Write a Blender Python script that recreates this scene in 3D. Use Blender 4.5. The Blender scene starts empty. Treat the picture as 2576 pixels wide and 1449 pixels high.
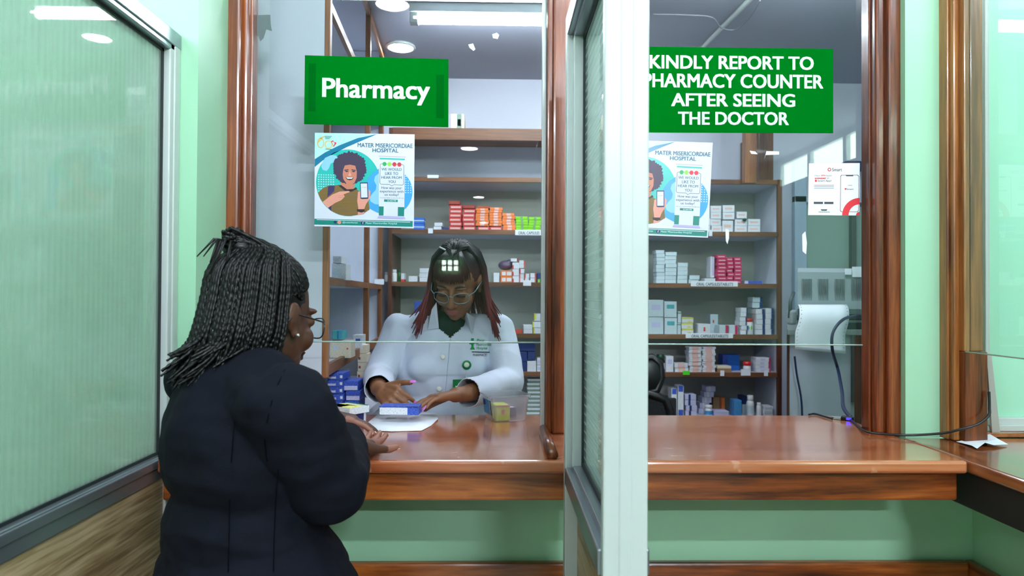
import bpy, bmesh, math, random
from mathutils import Vector, Matrix, noise
from math import sin, cos, pi, radians
random.seed(7)
S = bpy.context.scene
COL = S.collection

# ------------------------------------------------------------------ camera
W, H, F = 2576.0, 1449.0, 1717.0          # frame and focal length in pixels
CAM = Vector((0, 0, 1.5))
_r = 0.006
_y = Vector(((1253 - 1288) / F, -(745 - 724.5) / F, -1.0)).normalized()
_u = Vector((sin(_r), cos(_r), 0))
_z = (_u - _u.dot(_y) * _y).normalized()
_x = _y.cross(_z)
RWC = Matrix((_x, _y, _z)).transposed()    # world -> camera
RCW = RWC.transposed()
cam_data = bpy.data.cameras.new('camera')
cam_data.sensor_width = 36.0
cam_data.lens = F / W * 36.0
cam_data.clip_start = 0.05
cam_data.dof.use_dof = True
cam_data.dof.focus_distance = 1.8
cam_data.dof.aperture_fstop = 5.0
cam = bpy.data.objects.new('camera', cam_data)
cam.matrix_world = Matrix.Translation(CAM) @ RCW.to_4x4()
COL.objects.link(cam)
S.camera = cam

def ray(px, py):
    return RCW @ Vector(((px - W / 2) / F, (H / 2 - py) / F, -1.0))
def P(px, py, Y):
    d = ray(px, py); return CAM + d * (Y / d.y)
def PZ(px, py, z):
    d = ray(px, py); return CAM + d * ((z - CAM.z) / d.z)
def PX(px, py, x):
    d = ray(px, py); return CAM + d * (x / d.x)

# ------------------------------------------------------------------ world, exposure
world = bpy.data.worlds.new('world'); S.world = world
world.use_nodes = True
world.node_tree.nodes['Background'].inputs[0].default_value = (0.75, 0.85, 1.0, 1)
world.node_tree.nodes['Background'].inputs[1].default_value = 0.15
S.view_settings.view_transform = 'Standard'
S.view_settings.look = 'None'
S.view_settings.gamma = 1.0
S.view_settings.use_curve_mapping = False
S.view_settings.exposure = 1.62
S.cycles.use_denoising = True
S.cycles.max_bounces = 8
S.cycles.diffuse_bounces = 4
S.cycles.transparent_max_bounces = 16
S.cycles.sample_clamp_indirect = 6.0
S.cycles.caustics_reflective = False
S.cycles.caustics_refractive = False

# lamp strengths, tuned here, used by the lamp builders below
LOBBY_FILL_TUBE = 30.0
LOBBY_SPOT = 30.0
DISP_TUBE = 25.0
DISP_SPOT = 26.0
DAYLIGHT = 8.0

# ------------------------------------------------------------------ colours and materials
def lin(r, g, b):
    f = lambda c: (c / 255 / 12.92) if c / 255 <= 0.04045 else ((c / 255 + 0.055) / 1.055) ** 2.4
    return (f(r), f(g), f(b), 1.0)

def new_mat(name):
    m = bpy.data.materials.new(name); m.use_nodes = True
    nt = m.node_tree
    return m, nt, nt.nodes['Principled BSDF']

_mats = {}
def mat(name, col=(200, 200, 200), rough=0.5, metal=0.0, emis=None, estr=0.0, coat=0.0, trans=0.0, alpha=1.0, bump=0.0, bscale=60.0, var=0.0, vscale=8.0, sheen=0.0, spec=0.5):
    if name in _mats: return _mats[name]
    m, nt, b = new_mat(name)
    c = lin(*col)
    b.inputs['Base Color'].default_value = c
    b.inputs['Roughness'].default_value = rough
    b.inputs['Metallic'].default_value = metal
    b.inputs['Coat Weight'].default_value = coat
    b.inputs['Coat Roughness'].default_value = 0.08
    b.inputs['Transmission Weight'].default_value = trans
    b.inputs['Alpha'].default_value = alpha
    b.inputs['Sheen Weight'].default_value = sheen
    b.inputs['Specular IOR Level'].default_value = spec
    if emis is not None:
        b.inputs['Emission Color'].default_value = lin(*emis)
        b.inputs['Emission Strength'].default_value = estr
    tc = nt.nodes.new('ShaderNodeTexCoord')
    if var > 0:
        n = nt.nodes.new('ShaderNodeTexNoise'); n.inputs['Scale'].default_value = vscale; n.inputs['Detail'].default_value = 5
        nt.links.new(tc.outputs['Object'], n.inputs['Vector'])
        mx = nt.nodes.new('ShaderNodeMix'); mx.data_type = 'RGBA'
        mx.inputs['A'].default_value = tuple(x * (1 - var) for x in c[:3]) + (1,)
        mx.inputs['B'].default_value = tuple(min(1, x * (1 + var)) for x in c[:3]) + (1,)
        nt.links.new(n.outputs['Fac'], mx.inputs['Factor'])
        nt.links.new(mx.outputs['Result'], b.inputs['Base Color'])
    if bump > 0:
        n2 = nt.nodes.new('ShaderNodeTexNoise'); n2.inputs['Scale'].default_value = bscale; n2.inputs['Detail'].default_value = 4
        nt.links.new(tc.outputs['Object'], n2.inputs['Vector'])
        bp = nt.nodes.new('ShaderNodeBump'); bp.inputs['Strength'].default_value = bump; bp.inputs['Distance'].default_value = 0.01
        nt.links.new(n2.outputs['Fac'], bp.inputs['Height'])
        nt.links.new(bp.outputs['Normal'], b.inputs['Normal'])
    _mats[name] = m
    return m

def wood(name, axis, cols, rough=0.3, coat=0.3, freq=14.0, stretch=0.06, scratch=False, bands=0.35):
    """varnished timber, grain along the given axis"""
    if name in _mats: return _mats[name]
    m, nt, b = new_mat(name)
    tc = nt.nodes.new('ShaderNodeTexCoord')
    mp = nt.nodes.new('ShaderNodeMapping')
    sc = [1.0, 1.0, 1.0]; sc['xyz'.index(axis)] = stretch
    mp.inputs['Scale'].default_value = sc
    nt.links.new(tc.outputs['Object'], mp.inputs['Vector'])
    n = nt.nodes.new('ShaderNodeTexNoise'); n.inputs['Scale'].default_value = freq; n.inputs['Detail'].default_value = 8
    n.inputs['Roughness'].default_value = 0.62; n.inputs['Distortion'].default_value = 0.6
    nt.links.new(mp.outputs['Vector'], n.inputs['Vector'])
    n2 = nt.nodes.new('ShaderNodeTexNoise'); n2.inputs['Scale'].default_value = freq * 9; n2.inputs['Detail'].default_value = 4
    nt.links.new(mp.outputs['Vector'], n2.inputs['Vector'])
    ad = nt.nodes.new('ShaderNodeMath'); ad.operation = 'MULTIPLY_ADD'
    nt.links.new(n2.outputs['Fac'], ad.inputs[0]); ad.inputs[1].default_value = bands
    nt.links.new(n.outputs['Fac'], ad.inputs[2])
    rp = nt.nodes.new('ShaderNodeValToRGB')
    el = rp.color_ramp.elements
    lo, hi = 0.38 + bands * .4, 0.68 + bands * .5
    el[0].position = lo; el[0].color = lin(*cols[0])
    el[1].position = hi; el[1].color = lin(*cols[-1])
    if len(cols) == 3:
        e = el.new((lo + hi) / 2); e.color = lin(*cols[1])
    nt.links.new(ad.outputs[0], rp.inputs['Fac'])
    last = rp.outputs['Color']
    if scratch:                              # worn pale scuffs in the varnish
        mp2 = nt.nodes.new('ShaderNodeMapping'); mp2.inputs['Scale'].default_value = (9, 26, 9); mp2.inputs['Rotation'].default_value = (0, 0, .7)
        nt.links.new(tc.outputs['Object'], mp2.inputs['Vector'])
        n3 = nt.nodes.new('ShaderNodeTexNoise'); n3.inputs['Scale'].default_value = 2.2; n3.inputs['Detail'].default_value = 6
        nt.links.new(mp2.outputs['Vector'], n3.inputs['Vector'])
        r3 = nt.nodes.new('ShaderNodeValToRGB'); r3.color_ramp.elements[0].position = .63; r3.color_ramp.elements[1].position = .69
        nt.links.new(n3.outputs['Fac'], r3.inputs['Fac'])
        mx = nt.nodes.new('ShaderNodeMix'); mx.data_type = 'RGBA'; mx.inputs['B'].default_value = lin(205, 150, 120)
        ml = nt.nodes.new('ShaderNodeMath'); ml.operation = 'MULTIPLY'; ml.inputs[1].default_value = 0.7
        nt.links.new(r3.outputs['Color'], ml.inputs[0]); nt.links.new(ml.outputs[0], mx.inputs['Factor'])
        nt.links.new(last, mx.inputs['A']); last = mx.outputs['Result']
    nt.links.new(last, b.inputs['Base Color'])
    b.inputs['Roughness'].default_value = rough
    b.inputs['Coat Weight'].default_value = coat
    b.inputs['Coat Roughness'].default_value = 0.12
    bp = nt.nodes.new('ShaderNodeBump'); bp.inputs['Strength'].default_value = 0.12; bp.inputs['Distance'].default_value = 0.004
    nt.links.new(ad.outputs[0], bp.inputs['Height']); nt.links.new(bp.outputs['Normal'], b.inputs['Normal'])
    _mats[name] = m
    return m

def front_fresnel(nt, ior):
    """mirror share of a pane: Fresnel on the face the light enters, nothing on the way out"""
    fr = nt.nodes.new('ShaderNodeFresnel'); fr.inputs['IOR'].default_value = ior
    ge = nt.nodes.new('ShaderNodeNewGeometry')
    iv = nt.nodes.new('ShaderNodeMath'); iv.operation = 'SUBTRACT'; iv.inputs[0].default_value = 1.0
    nt.links.new(ge.outputs['Backfacing'], iv.inputs[1])
    mu = nt.nodes.new('ShaderNodeMath'); mu.operation = 'MULTIPLY'
    nt.links.new(fr.outputs[0], mu.inputs[0]); nt.links.new(iv.outputs[0], mu.inputs[1])
    return mu.outputs[0]

def glass_mat(name, tint=(255, 255, 255), ior=1.5, haze=0.0, haze_col=(235, 240, 240), rough=0.0):
    """thin clear pane: what passes straight through, plus the mirror reflection"""
    if name in _mats: return _mats[name]
    m, nt, b = new_mat(name); nt.nodes.remove(b)
    out = nt.nodes['Material Output']
    tr = nt.nodes.new('ShaderNodeBsdfTransparent'); tr.inputs[0].default_value = lin(*tint)
    gl = nt.nodes.new('ShaderNodeBsdfGlossy'); gl.inputs['Roughness'].default_value = rough
    mx = nt.nodes.new('ShaderNodeMixShader')
    nt.links.new(front_fresnel(nt, ior), mx.inputs[0])
    src = tr.outputs[0]
    if haze > 0:
        df = nt.nodes.new('ShaderNodeBsdfTranslucent'); df.inputs[0].default_value = lin(*haze_col)
        d2 = nt.nodes.new('ShaderNodeBsdfDiffuse'); d2.inputs[0].default_value = lin(*haze_col)
        ms = nt.nodes.new('ShaderNodeMixShader'); ms.inputs[0].default_value = .5
        nt.links.new(df.outputs[0], ms.inputs[1]); nt.links.new(d2.outputs[0], ms.inputs[2])
        m2 = nt.nodes.new('ShaderNodeMixShader'); m2.inputs[0].default_value = haze
        nt.links.new(src, m2.inputs[1]); nt.links.new(ms.outputs[0], m2.inputs[2]); src = m2.outputs[0]
    nt.links.new(src, mx.inputs[1]); nt.links.new(gl.outputs[0], mx.inputs[2])
    nt.links.new(mx.outputs[0], out.inputs['Surface'])
    _mats[name] = m
    return m

def film_mat(name, axis, freq, duty, film=(200, 228, 214), opac=0.75, clear=0.2, ior=1.5):
    """glass carrying a frosted film printed in stripes; stripes repeat along axis"""
    if name in _mats: return _mats[name]
    m, nt, b = new_mat(name); nt.nodes.remove(b)
    out = nt.nodes['Material Output']
    tc = nt.nodes.new('ShaderNodeTexCoord'); sp = nt.nodes.new('ShaderNodeSeparateXYZ')
    nt.links.new(tc.outputs['Object'], sp.inputs[0])
    mu = nt.nodes.new('ShaderNodeMath'); mu.operation = 'MULTIPLY'; mu.inputs[1].default_value = freq
    nt.links.new(sp.outputs['XYZ'.index(axis.upper())], mu.inputs[0])
    fc = nt.nodes.new('ShaderNodeMath'); fc.operation = 'FRACT'; nt.links.new(mu.outputs[0], fc.inputs[0])
    rp = nt.nodes.new('ShaderNodeValToRGB')
    e = rp.color_ramp.elements
    e[0].position = duty - .06; e[0].color = (opac, opac, opac, 1)
    e[1].position = duty + .06; e[1].color = (clear, clear, clear, 1)
    x = e.new(0.0); x.color = (clear, clear, clear, 1); x = e.new(0.10); x.color = (opac, opac, opac, 1)
    nt.links.new(fc.outputs[0], rp.inputs['Fac'])
    tr = nt.nodes.new('ShaderNodeBsdfTransparent'); tr.inputs[0].default_value = lin(226, 238, 232)
    t2 = nt.nodes.new('ShaderNodeBsdfTranslucent'); t2.inputs[0].default_value = lin(*film)
    d2 = nt.nodes.new('ShaderNodeBsdfDiffuse'); d2.inputs[0].default_value = lin(*film)
    ms = nt.nodes.new('ShaderNodeMixShader'); ms.inputs[0].default_value = .55
    nt.links.new(t2.outputs[0], ms.inputs[1]); nt.links.new(d2.outputs[0], ms.inputs[2])
    mf = nt.nodes.new('ShaderNodeMixShader'); nt.links.new(rp.outputs['Color'], mf.inputs[0])
    nt.links.new(tr.outputs[0], mf.inputs[1]); nt.links.new(ms.outputs[0], mf.inputs[2])
    gl = nt.nodes.new('ShaderNodeBsdfGlossy'); gl.inputs['Roughness'].default_value = 0.012
    mx = nt.nodes.new('ShaderNodeMixShader'); nt.links.new(front_fresnel(nt, ior), mx.inputs[0])
    nt.links.new(mf.outputs[0], mx.inputs[1]); nt.links.new(gl.outputs[0], mx.inputs[2])
    nt.links.new(mx.outputs[0], out.inputs['Surface'])
    _mats[name] = m
    return m

WOODC = [(58, 24, 9), (136, 68, 24), (188, 108, 46)]
M_WX = wood('mahogany_x', 'x', WOODC, rough=.32, coat=.4, freq=11, stretch=.09)
M_WY = wood('mahogany_y', 'y', WOODC, rough=.32, coat=.5)
M_WZ = wood('mahogany_z', 'z', [(60, 24, 9), (122, 58, 22), (164, 90, 36)], rough=.3, coat=.4, freq=16)
M_WTOP = wood('counter_top_wood', 'x', [(142, 70, 38), (176, 100, 60), (194, 124, 82)], rough=.2, coat=.9, scratch=True, freq=10)
M_WTOPY = wood('side_counter_wood', 'y', [(112, 52, 24), (150, 84, 44), (176, 108, 62)], rough=.2, coat=.9, freq=10)
M_WZL = wood('mahogany_pale_z', 'z', [(96, 50, 20), (150, 92, 40), (178, 118, 60)], rough=.34, coat=.4)
M_SH = wood('shelf_wood', 'x', [(84, 48, 30), (116, 74, 46), (138, 94, 62)], rough=.45, coat=.1)
M_SHZ = wood('shelf_wood_upright', 'z', [(62, 30, 20), (92, 52, 34), (112, 68, 46)], rough=.45, coat=.1)
M_CABY = wood('cabinet_wood_y', 'y', [(96, 56, 32), (132, 84, 50), (150, 100, 64)], rough=.45, coat=.1)
M_CABZ = wood('cabinet_wood_z', 'z', [(100, 58, 32), (138, 86, 50), (156, 104, 66)], rough=.45, coat=.1)
M_OAK = wood('oak_laminate', 'y', [(120, 96, 64), (170, 146, 108), (192, 170, 134)], rough=.4, coat=.0, freq=16, stretch=.05, bands=.8)
M_GREEN = mat('mint_paint', (162, 214, 178), .38, bump=.05, bscale=30, var=.02, vscale=3)
M_GREENB = mat('mint_paint_booth', (164, 222, 192), .4, bump=.04, bscale=30)
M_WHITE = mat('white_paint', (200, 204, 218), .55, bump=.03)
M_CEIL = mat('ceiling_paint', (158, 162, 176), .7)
M_BACK = mat('cream_board', (196, 196, 186), .6)
M_FLOOR = mat('floor_tile', (176, 170, 158), .3, var=.08, vscale=4)
M_ALU = mat('white_aluminium', (192, 202, 198), .35, bump=.01)
M_ALUG = mat('grey_aluminium', (150, 158, 166), .28, metal=.75)
M_GASK = mat('black_gasket', (24, 34, 36), .6)
M_GLASS = glass_mat('clear_glass', (250, 253, 252), 1.62)
M_GEDGE = mat('glass_edge', (190, 214, 208), .2)
M_FILMV = film_mat('frosted_film_vertical', 'y', 62.0, .55, film=(190, 204, 196), opac=.60, clear=.49)
M_FILMH = film_mat('frosted_film_horizontal', 'z', 55.0, .26, film=(212, 232, 226), opac=.85, clear=.42)
M_PAPER = mat('paper', (232, 236, 244), .7)
M_BLACK = mat('black_plastic', (16, 17, 20), .4)

# ------------------------------------------------------------------ mesh builder
class MB:
    def __init__(self): self.v = []; self.f = []; self.m = []; self.s = []
    def add(self, vs, fs, mi=0, smooth=False, M=None):
        o = len(self.v)
        self.v += [(M @ Vector(p)) if M else Vector(p) for p in vs]
        for f in fs:
            self.f.append([i + o for i in f]); self.m.append(mi); self.s.append(smooth)
        return self
    def box(self, x0, x1, y0, y1, z0, z1, mi=0, bevel=0.0, M=None, seg=2):
        x0, x1 = min(x0, x1), max(x0, x1); y0, y1 = min(y0, y1), max(y0, y1); z0, z1 = min(z0, z1), max(z0, z1)
        bm = bmesh.new()
        vs = [bm.verts.new(p) for p in ((x0, y0, z0), (x1, y0, z0), (x1, y1, z0), (x0, y1, z0), (x0, y0, z1), (x1, y0, z1), (x1, y1, z1), (x0, y1, z1))]
        for q in ((3, 2, 1, 0), (4, 5, 6, 7), (0, 1, 5, 4), (1, 2, 6, 5), (2, 3, 7, 6), (3, 0, 4, 7)):
            bm.faces.new([vs[i] for i in q])
        if bevel > 0:
            bevel = min(bevel, .45 * min(x1 - x0, y1 - y0, z1 - z0))
            bmesh.ops.bevel(bm, geom=list(bm.edges), offset=bevel, segments=seg, affect='EDGES', profile=.5)
        bm.verts.index_update()
        self.add([v.co.copy() for v in bm.verts], [[v.index for v in f.verts] for f in bm.faces], mi, False, M)
        bm.free(); return self
    def prism(self, poly, n, t, mi=0, M=None):
        """closed solid: polygon (list of 3D points) pushed along vector n*t"""
        k = len(poly); n = Vector(n) * t
        vs = [Vector(p) for p in poly] + [Vector(p) + n for p in poly]
        fs = [list(range(k))[::-1], list(range(k, 2 * k))] + [[i, (i + 1) % k, k + (i + 1) % k, k + i] for i in range(k)]
        return self.add(vs, fs, mi, False, M)
    def poly(self, pts, mi=0, M=None):
        return self.add(pts, [list(range(len(pts)))], mi, False, M)
    def tube(self, pts, rad, seg=8, mi=0, caps=True, closed=False, M=None, flat=1.0):
        pts = [Vector(p) for p in pts]; n = len(pts)
        rads = rad if isinstance(rad, (list, tuple)) else [rad] * n
        vs = []; fs = []; ref = None
        for i, p in enumerate(pts):
            a = pts[(i - 1) % n] if (closed or i > 0) else p
            b = pts[(i + 1) % n] if (closed or i < n - 1) else p
            t = (b - a); t = t.normalized() if t.length > 1e-9 else Vector((0, 0, 1))
            if ref is None:
                ref = t.orthogonal().normalized()
            ref = (ref - ref.dot(t) * t)
            ref = ref.normalized() if ref.length > 1e-6 else t.orthogonal().normalized()
            bi = t.cross(ref)
            for k in range(seg):
                an = 2 * pi * k / seg
                vs.append(p + (ref * cos(an) + bi * sin(an) * flat) * rads[i])
        rng = n if closed else n - 1
        for i in range(rng):
            j = (i + 1) % n
            for k in range(seg):
                k2 = (k + 1) % seg
                fs.append([i * seg + k, i * seg + k2, j * seg + k2, j * seg + k])
        if caps and not closed:
            fs.append(list(range(seg))[::-1]); fs.append([(n - 1) * seg + k for k in range(seg)])
        return self.add(vs, fs, mi, True, M)
    def lathe(self, prof, seg=24, mi=0, M=None, smooth=True, cap=True):
        vs = []; fs = []; n = len(prof)
        for (r, z) in prof:
            for k in range(seg):
                a = 2 * pi * k / seg; vs.append((r * cos(a), r * sin(a), z))
        for i in range(n - 1):
            for k in range(seg):
                k2 = (k + 1) % seg
                fs.append([i * seg + k, i * seg + k2, (i + 1) * seg + k2, (i + 1) * seg + k])
        if cap:
            fs.append(list(range(seg))[::-1]); fs.append([(n - 1) * seg + k for k in range(seg)])
        return self.add(vs, fs, mi, smooth, M)
    def ellipsoid(self, c, r, M=None, mi=0, seg=20, rings=12, rot=None):
        vs = []; fs = []
        c = Vector(c)
        R = rot if rot is not None else Matrix.Identity(3)
        vs.append(c + R @ Vector((0, 0, -r[2])))
        for i in range(1, rings):
            th = -pi / 2 + pi * i / rings
            for k in range(seg):
                a = 2 * pi * k / seg
                vs.append(c + R @ Vector((r[0] * cos(th) * cos(a), r[1] * cos(th) * sin(a), r[2] * sin(th))))
        vs.append(c + R @ Vector((0, 0, r[2])))
        L = len(vs) - 1
        for k in range(seg):
            k2 = (k + 1) % seg
            fs.append([0, 1 + k2, 1 + k]); fs.append([L, 1 + (rings - 2) * seg + k, 1 + (rings - 2) * seg + k2])
            for i in range(rings - 2):
                fs.append([1 + i * seg + k, 1 + i * seg + k2, 1 + (i + 1) * seg + k2, 1 + (i + 1) * seg + k])
        return self.add(vs, fs, mi, True, M)
    def capsule(self, p0, r0, p1, r1, seg=16, M=None, mi=0):
        p0 = Vector(p0); p1 = Vector(p1); d = p1 - p0; L = d.length
        q = d.to_track_quat('Z', 'Y').to_matrix() if L > 1e-9 else Matrix.Identity(3)
        prof = []
        for i in range(1, 6): a = -pi / 2 + pi / 2 * i / 6; prof.append((r0 * cos(a), r0 * sin(a)))
        for i in range(0, 7): t = i / 6; prof.append((r0 + (r1 - r0) * t, L * t))
        for i in range(1, 6): a = pi / 2 * i / 6; prof.append((r1 * cos(a), L + r1 * sin(a)))
        T = Matrix.Translation(p0) @ q.to_4x4()
        if M: T = M @ T
        return self.lathe(prof, seg, mi, T)
    def mesh(self, name, mats):
        me = bpy.data.meshes.new(name)
        me.from_pydata([tuple(v) for v in self.v], [], self.f)
        for m in (mats if isinstance(mats, (list, tuple)) else [mats]): me.materials.append(m)
        me.polygons.foreach_set('material_index', self.m)
        me.polygons.foreach_set('use_smooth', self.s)
        me.update()
        return me
    def build(self, name, mats, parent=None):
        return link(name, self.mesh(name, mats), parent)

def link(name, me, parent=None):
    o = bpy.data.objects.new(name, me); COL.objects.link(o)
    if parent is not None:
        o.parent = parent
        if parent.type == 'EMPTY' or parent.location.length > 0 or parent.parent is not None:
            bpy.context.view_layer.update()
            o.matrix_parent_inverse = parent.matrix_world.inverted()
    return o

def empty(name, loc):
    o = bpy.data.objects.new(name, None); COL.objects.link(o); o.location = loc; o.empty_display_size = .05
    bpy.context.view_layer.update(); return o

def tag(o, label=None, cat=None, group=None, kind=None):
    if label:
        if not 4 <= len(label.split()) <= 16: print('LABEL', len(label.split()), label)
        o['label'] = label
    if cat: o['category'] = cat
    if group: o['group'] = group
    if kind: o['kind'] = kind
    return o

def struct(name, mb, mats, parent=None):
    o = mb.build(name, mats, parent); o['kind'] = 'structure'; return o

# ------------------------------------------------------------------ lettering
_txt = {}
def text_geo(s, bold=0.0):
    """outline of a line of text as flat polygons, unit: raw font size 1"""
    if (s, bold) in _txt: return _txt[(s, bold)]
    c = bpy.data.curves.new('text', 'FONT'); c.body = s; c.size = 1.0; c.offset = bold; c.resolution_u = 3
    o = bpy.data.objects.new('text', c); COL.objects.link(o)
    dg = bpy.context.evaluated_depsgraph_get(); ev = o.evaluated_get(dg); me = ev.to_mesh()
    vs = [v.co.copy() for v in me.vertices]; fs = [list(p.vertices) for p in me.polygons]
    ev.to_mesh_clear(); bpy.data.objects.remove(o); bpy.data.curves.remove(c)
    x0 = min(v.x for v in vs); x1 = max(v.x for v in vs); y0 = min(v.y for v in vs); y1 = max(v.y for v in vs)
    _txt[(s, bold)] = (vs, fs, x0, x1, y0, y1); return _txt[(s, bold)]

def put_text(mb, s, x0, x1, y0, y1, mi, fn, bold=0.0):
    """fit text into the rectangle (x0,y0 top-left, x1,y1 bottom-right); fn maps (x,y) to a 3D point"""
    vs, fs, a, b, c, d = text_geo(s, 0.0)           # strokes are thickened by passes set beside the first
    k = max(bold, .014) if bold > 0 else 0
    for i, (sx, sy) in enumerate(((-k, 0), (k, 0)) if bold <= .02 else ((-k, k * .5), (k, k * .5), (k, -k * .5), (-k, -k * .5), (0, 0))):
        out = [Vector((0, -.00005 * i, 0)) + fn(x0 + (v.x + sx - a + k) / (b - a + 2 * k) * (x1 - x0), y1 - (v.y + sy - c) / (d - c) * (y1 - y0)) for v in vs]
        mb.add(out, fs, mi)

def P_(px, Y): return P(px, 745, Y).x
# ================================================================== SETTING
ZC = 1.14            # counter top
YW = 1.79            # plaster face under the counter
YG = 1.845           # outer glass face
LOBBY_C = 3.0        # lobby ceiling
DISP_C = 2.76        # dispensary ceiling
XP0 = P_(492, 1.60)  # edge of left pier
XR0, XR1 = P_(2281, 1.75), P_(2367, 1.75)

struct('floor', MB().box(-4, 4, -12, 4.2, -.1, 0), M_FLOOR)
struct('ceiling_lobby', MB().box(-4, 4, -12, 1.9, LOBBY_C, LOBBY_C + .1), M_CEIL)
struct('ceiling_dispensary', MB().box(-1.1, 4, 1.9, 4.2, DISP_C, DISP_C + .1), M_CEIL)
struct('wall_front_left', MB().box(-4, XP0, 1.60, 1.95, 0, 3.0), M_GREEN)           # left pier and the wall beyond it
struct('wall_front_lower', MB().box(XP0, 1.26, YW, 1.93, 0, 1.10), M_GREEN)          # under the counter
struct('wall_front_upper', MB().box(XP0, 1.20, YW, 1.95, 2.645, 3.0), M_GREEN)       # over the windows
struct('wall_front_right', MB().box(XR0, XR1, 1.756, 1.95, 1.10, 3.0), M_GREEN)      # right pier
struct('wall_right', MB().box(1.26, 1.36, -.4, 1.95, 0, 1.10), M_GREEN)
struct('wall_booth', MB().box(1.30, 3.2, 1.80, 1.95, 0, 3.0), M_GREENB)
struct('wall_lobby_left', MB().box(-3.1, -3.0, -12, 1.6, 0, 3.0), M_GREEN)
w = MB(); w.box(3.1, 3.2, -12, 1.8, 0, 2.68); w.box(3.1, 3.2, -12, -3.7, 2.68, 3); w.box(3.1, 3.2, -1.6, 1.8, 2.68, 3); w.box(3.1, 3.2, -3.7, -1.6, 2.97, 3)
struct('wall_lobby_right', w, M_GREEN)
w = MB(); w.box(-4, 3.2, -12.1, -12, 0, 3)
struct('wall_lobby_back', w, M_GREEN)
struct('wall_dispensary_back', MB().box(-1.1, 4, 3.95, 4.05, 0, 2.8), M_WHITE)
struct('wall_dispensary_left', MB().box(-1.0, -.9, 1.95, 3.95, 0, 2.8), M_WHITE)
struct('wall_dispensary_right', MB().box(2.4, 2.5, 1.95, 3.95, 0, 2.8), M_WHITE)
# wooden dado under the counter
struct('baseboard_front', MB().box(XP0, 1.235, 1.765, YW, 0, .812, bevel=.006), M_WX)
struct('baseboard_right', MB().box(1.235, 1.26, -.4, YW, 0, .812, bevel=.006), M_WY)

# ---- clerestory window with daylight on the lobby's right wall, small window at the far end
def lattice(n, x, y0, y1, z0, z1, cols, rows):
    p = struct(f'window_{n}', MB().box(x - .01, x + .01, y0, y1, z0, z1), mat('daylit_pane', (225, 245, 230), .5, emis=(226, 250, 232), estr=DAYLIGHT))
    f = MB()
    for i in range(cols + 1): y = y0 + (y1 - y0) * i / cols; f.box(x - .05, x + .02, y - .03, y + .03, z0, z1)
    for i in range(rows + 1): z = z0 + (z1 - z0) * i / rows; f.box(x - .05, x + .02, y0, y1, z - .03, z + .03)
    f.build('window_frame', M_ALU, p)
lattice(4, 3.12, -3.7, -1.6, 2.68, 2.97, 3, 1)
p = struct('window_5', MB().box(-1.31, -.90, -11.99, -11.97, 2.06, 2.33), mat('daylit_pane'))
f = MB()
for i in range(4): f.box(-1.31 + .41 * i / 3 - .02, -1.31 + .41 * i / 3 + .02, -11.98, -11.94, 2.06, 2.33)
for i in range(3): f.box(-1.31, -.90, -11.98, -11.94, 2.06 + .135 * i - .015, 2.06 + .135 * i + .015)
f.build('window_frame', M_ALU, p)

# ================================================================== LAMPS
def tube_lamp(x0, x1, y, z, strength, label, group=None):
    """batten: white body, bright tube under it"""
    t = empty('tube_light', ((x0 + x1) / 2, y, z))
    tag(t, label, 'lamp', group)
    MB().box(x0 - .02, x1 + .02, y - .03, y + .03, z - .04, z, bevel=.004).build('batten', M_ALU, t)
    MB().tube([(x0, y, z - .062), (x1, y, z - .062)], .021, 14).build('tube', mat('tube_glow_%d' % int(strength * 10), (255, 255, 255), .4, emis=(236, 244, 255), estr=strength), t)
    for x in (x0, x1): MB().box(x - .018, x + .018, y - .02, y + .02, z - .085, z - .03, bevel=.003).build('lamp_holder', M_ALU, t)
    return t
def downlight(x, y, z, r, strength, label, group=None):
    t = empty('downlight', (x, y, z)); tag(t, label, 'lamp', group)
    MB().lathe([(r, -.001), (r * 1.16, -.001), (r * 1.2, -.008), (r * 1.02, -.014), (r, -.012)], 32, cap=False).build('trim_ring', M_ALU, t).location = (x, y, z)
    d = MB().lathe([(.001, -.009), (r, -.009)], 32, cap=False).build('diffuser', mat('spot_glow_%d' % int(strength * 10), (255, 255, 255), .4, emis=(240, 246, 255), estr=strength), t)
    d.location = (x, y, z)
    for o in t.children: o.matrix_parent_inverse = Matrix.Identity(4); o.location = (0, 0, 0)
    return t
a = P(1042, 45, 2.95)
tube_lamp(a.x, .47, 2.95, DISP_C, DISP_TUBE, 'bright white tube light on the ceiling behind the glass above the pharmacist')
tube_lamp(.65, 1.55, 2.42, DISP_C, DISP_TUBE, 'added unseen fill tube on the dispensary ceiling over the printer corner')  # added fill lamp, out of view, brightens the printer side
c = PZ(1008, 115, DISP_C)
downlight(c.x, c.y, DISP_C, .063, DISP_SPOT, 'round glowing downlight in the dispensary ceiling just above the green Pharmacy sign', 'dispensary downlights')
downlight(.44, 3.36, DISP_C, .063, DISP_SPOT, 'round downlight in the dispensary ceiling, seen mirrored in the left screen', 'dispensary downlights')
downlight(1.45, 2.6, DISP_C, .063, DISP_SPOT, 'round downlight in the dispensary ceiling over the printer side', 'dispensary downlights')
for k, (x, y) in enumerate(((-.30, -3.2), (-.30, -6.6), (-.30, -10.2), (-.55, .2))):
    downlight(x, y, LOBBY_C, .085, LOBBY_SPOT, ['first', 'second', 'third', 'fourth'][k] + ' round downlight in the lobby ceiling behind the camera', 'lobby downlights')
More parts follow.
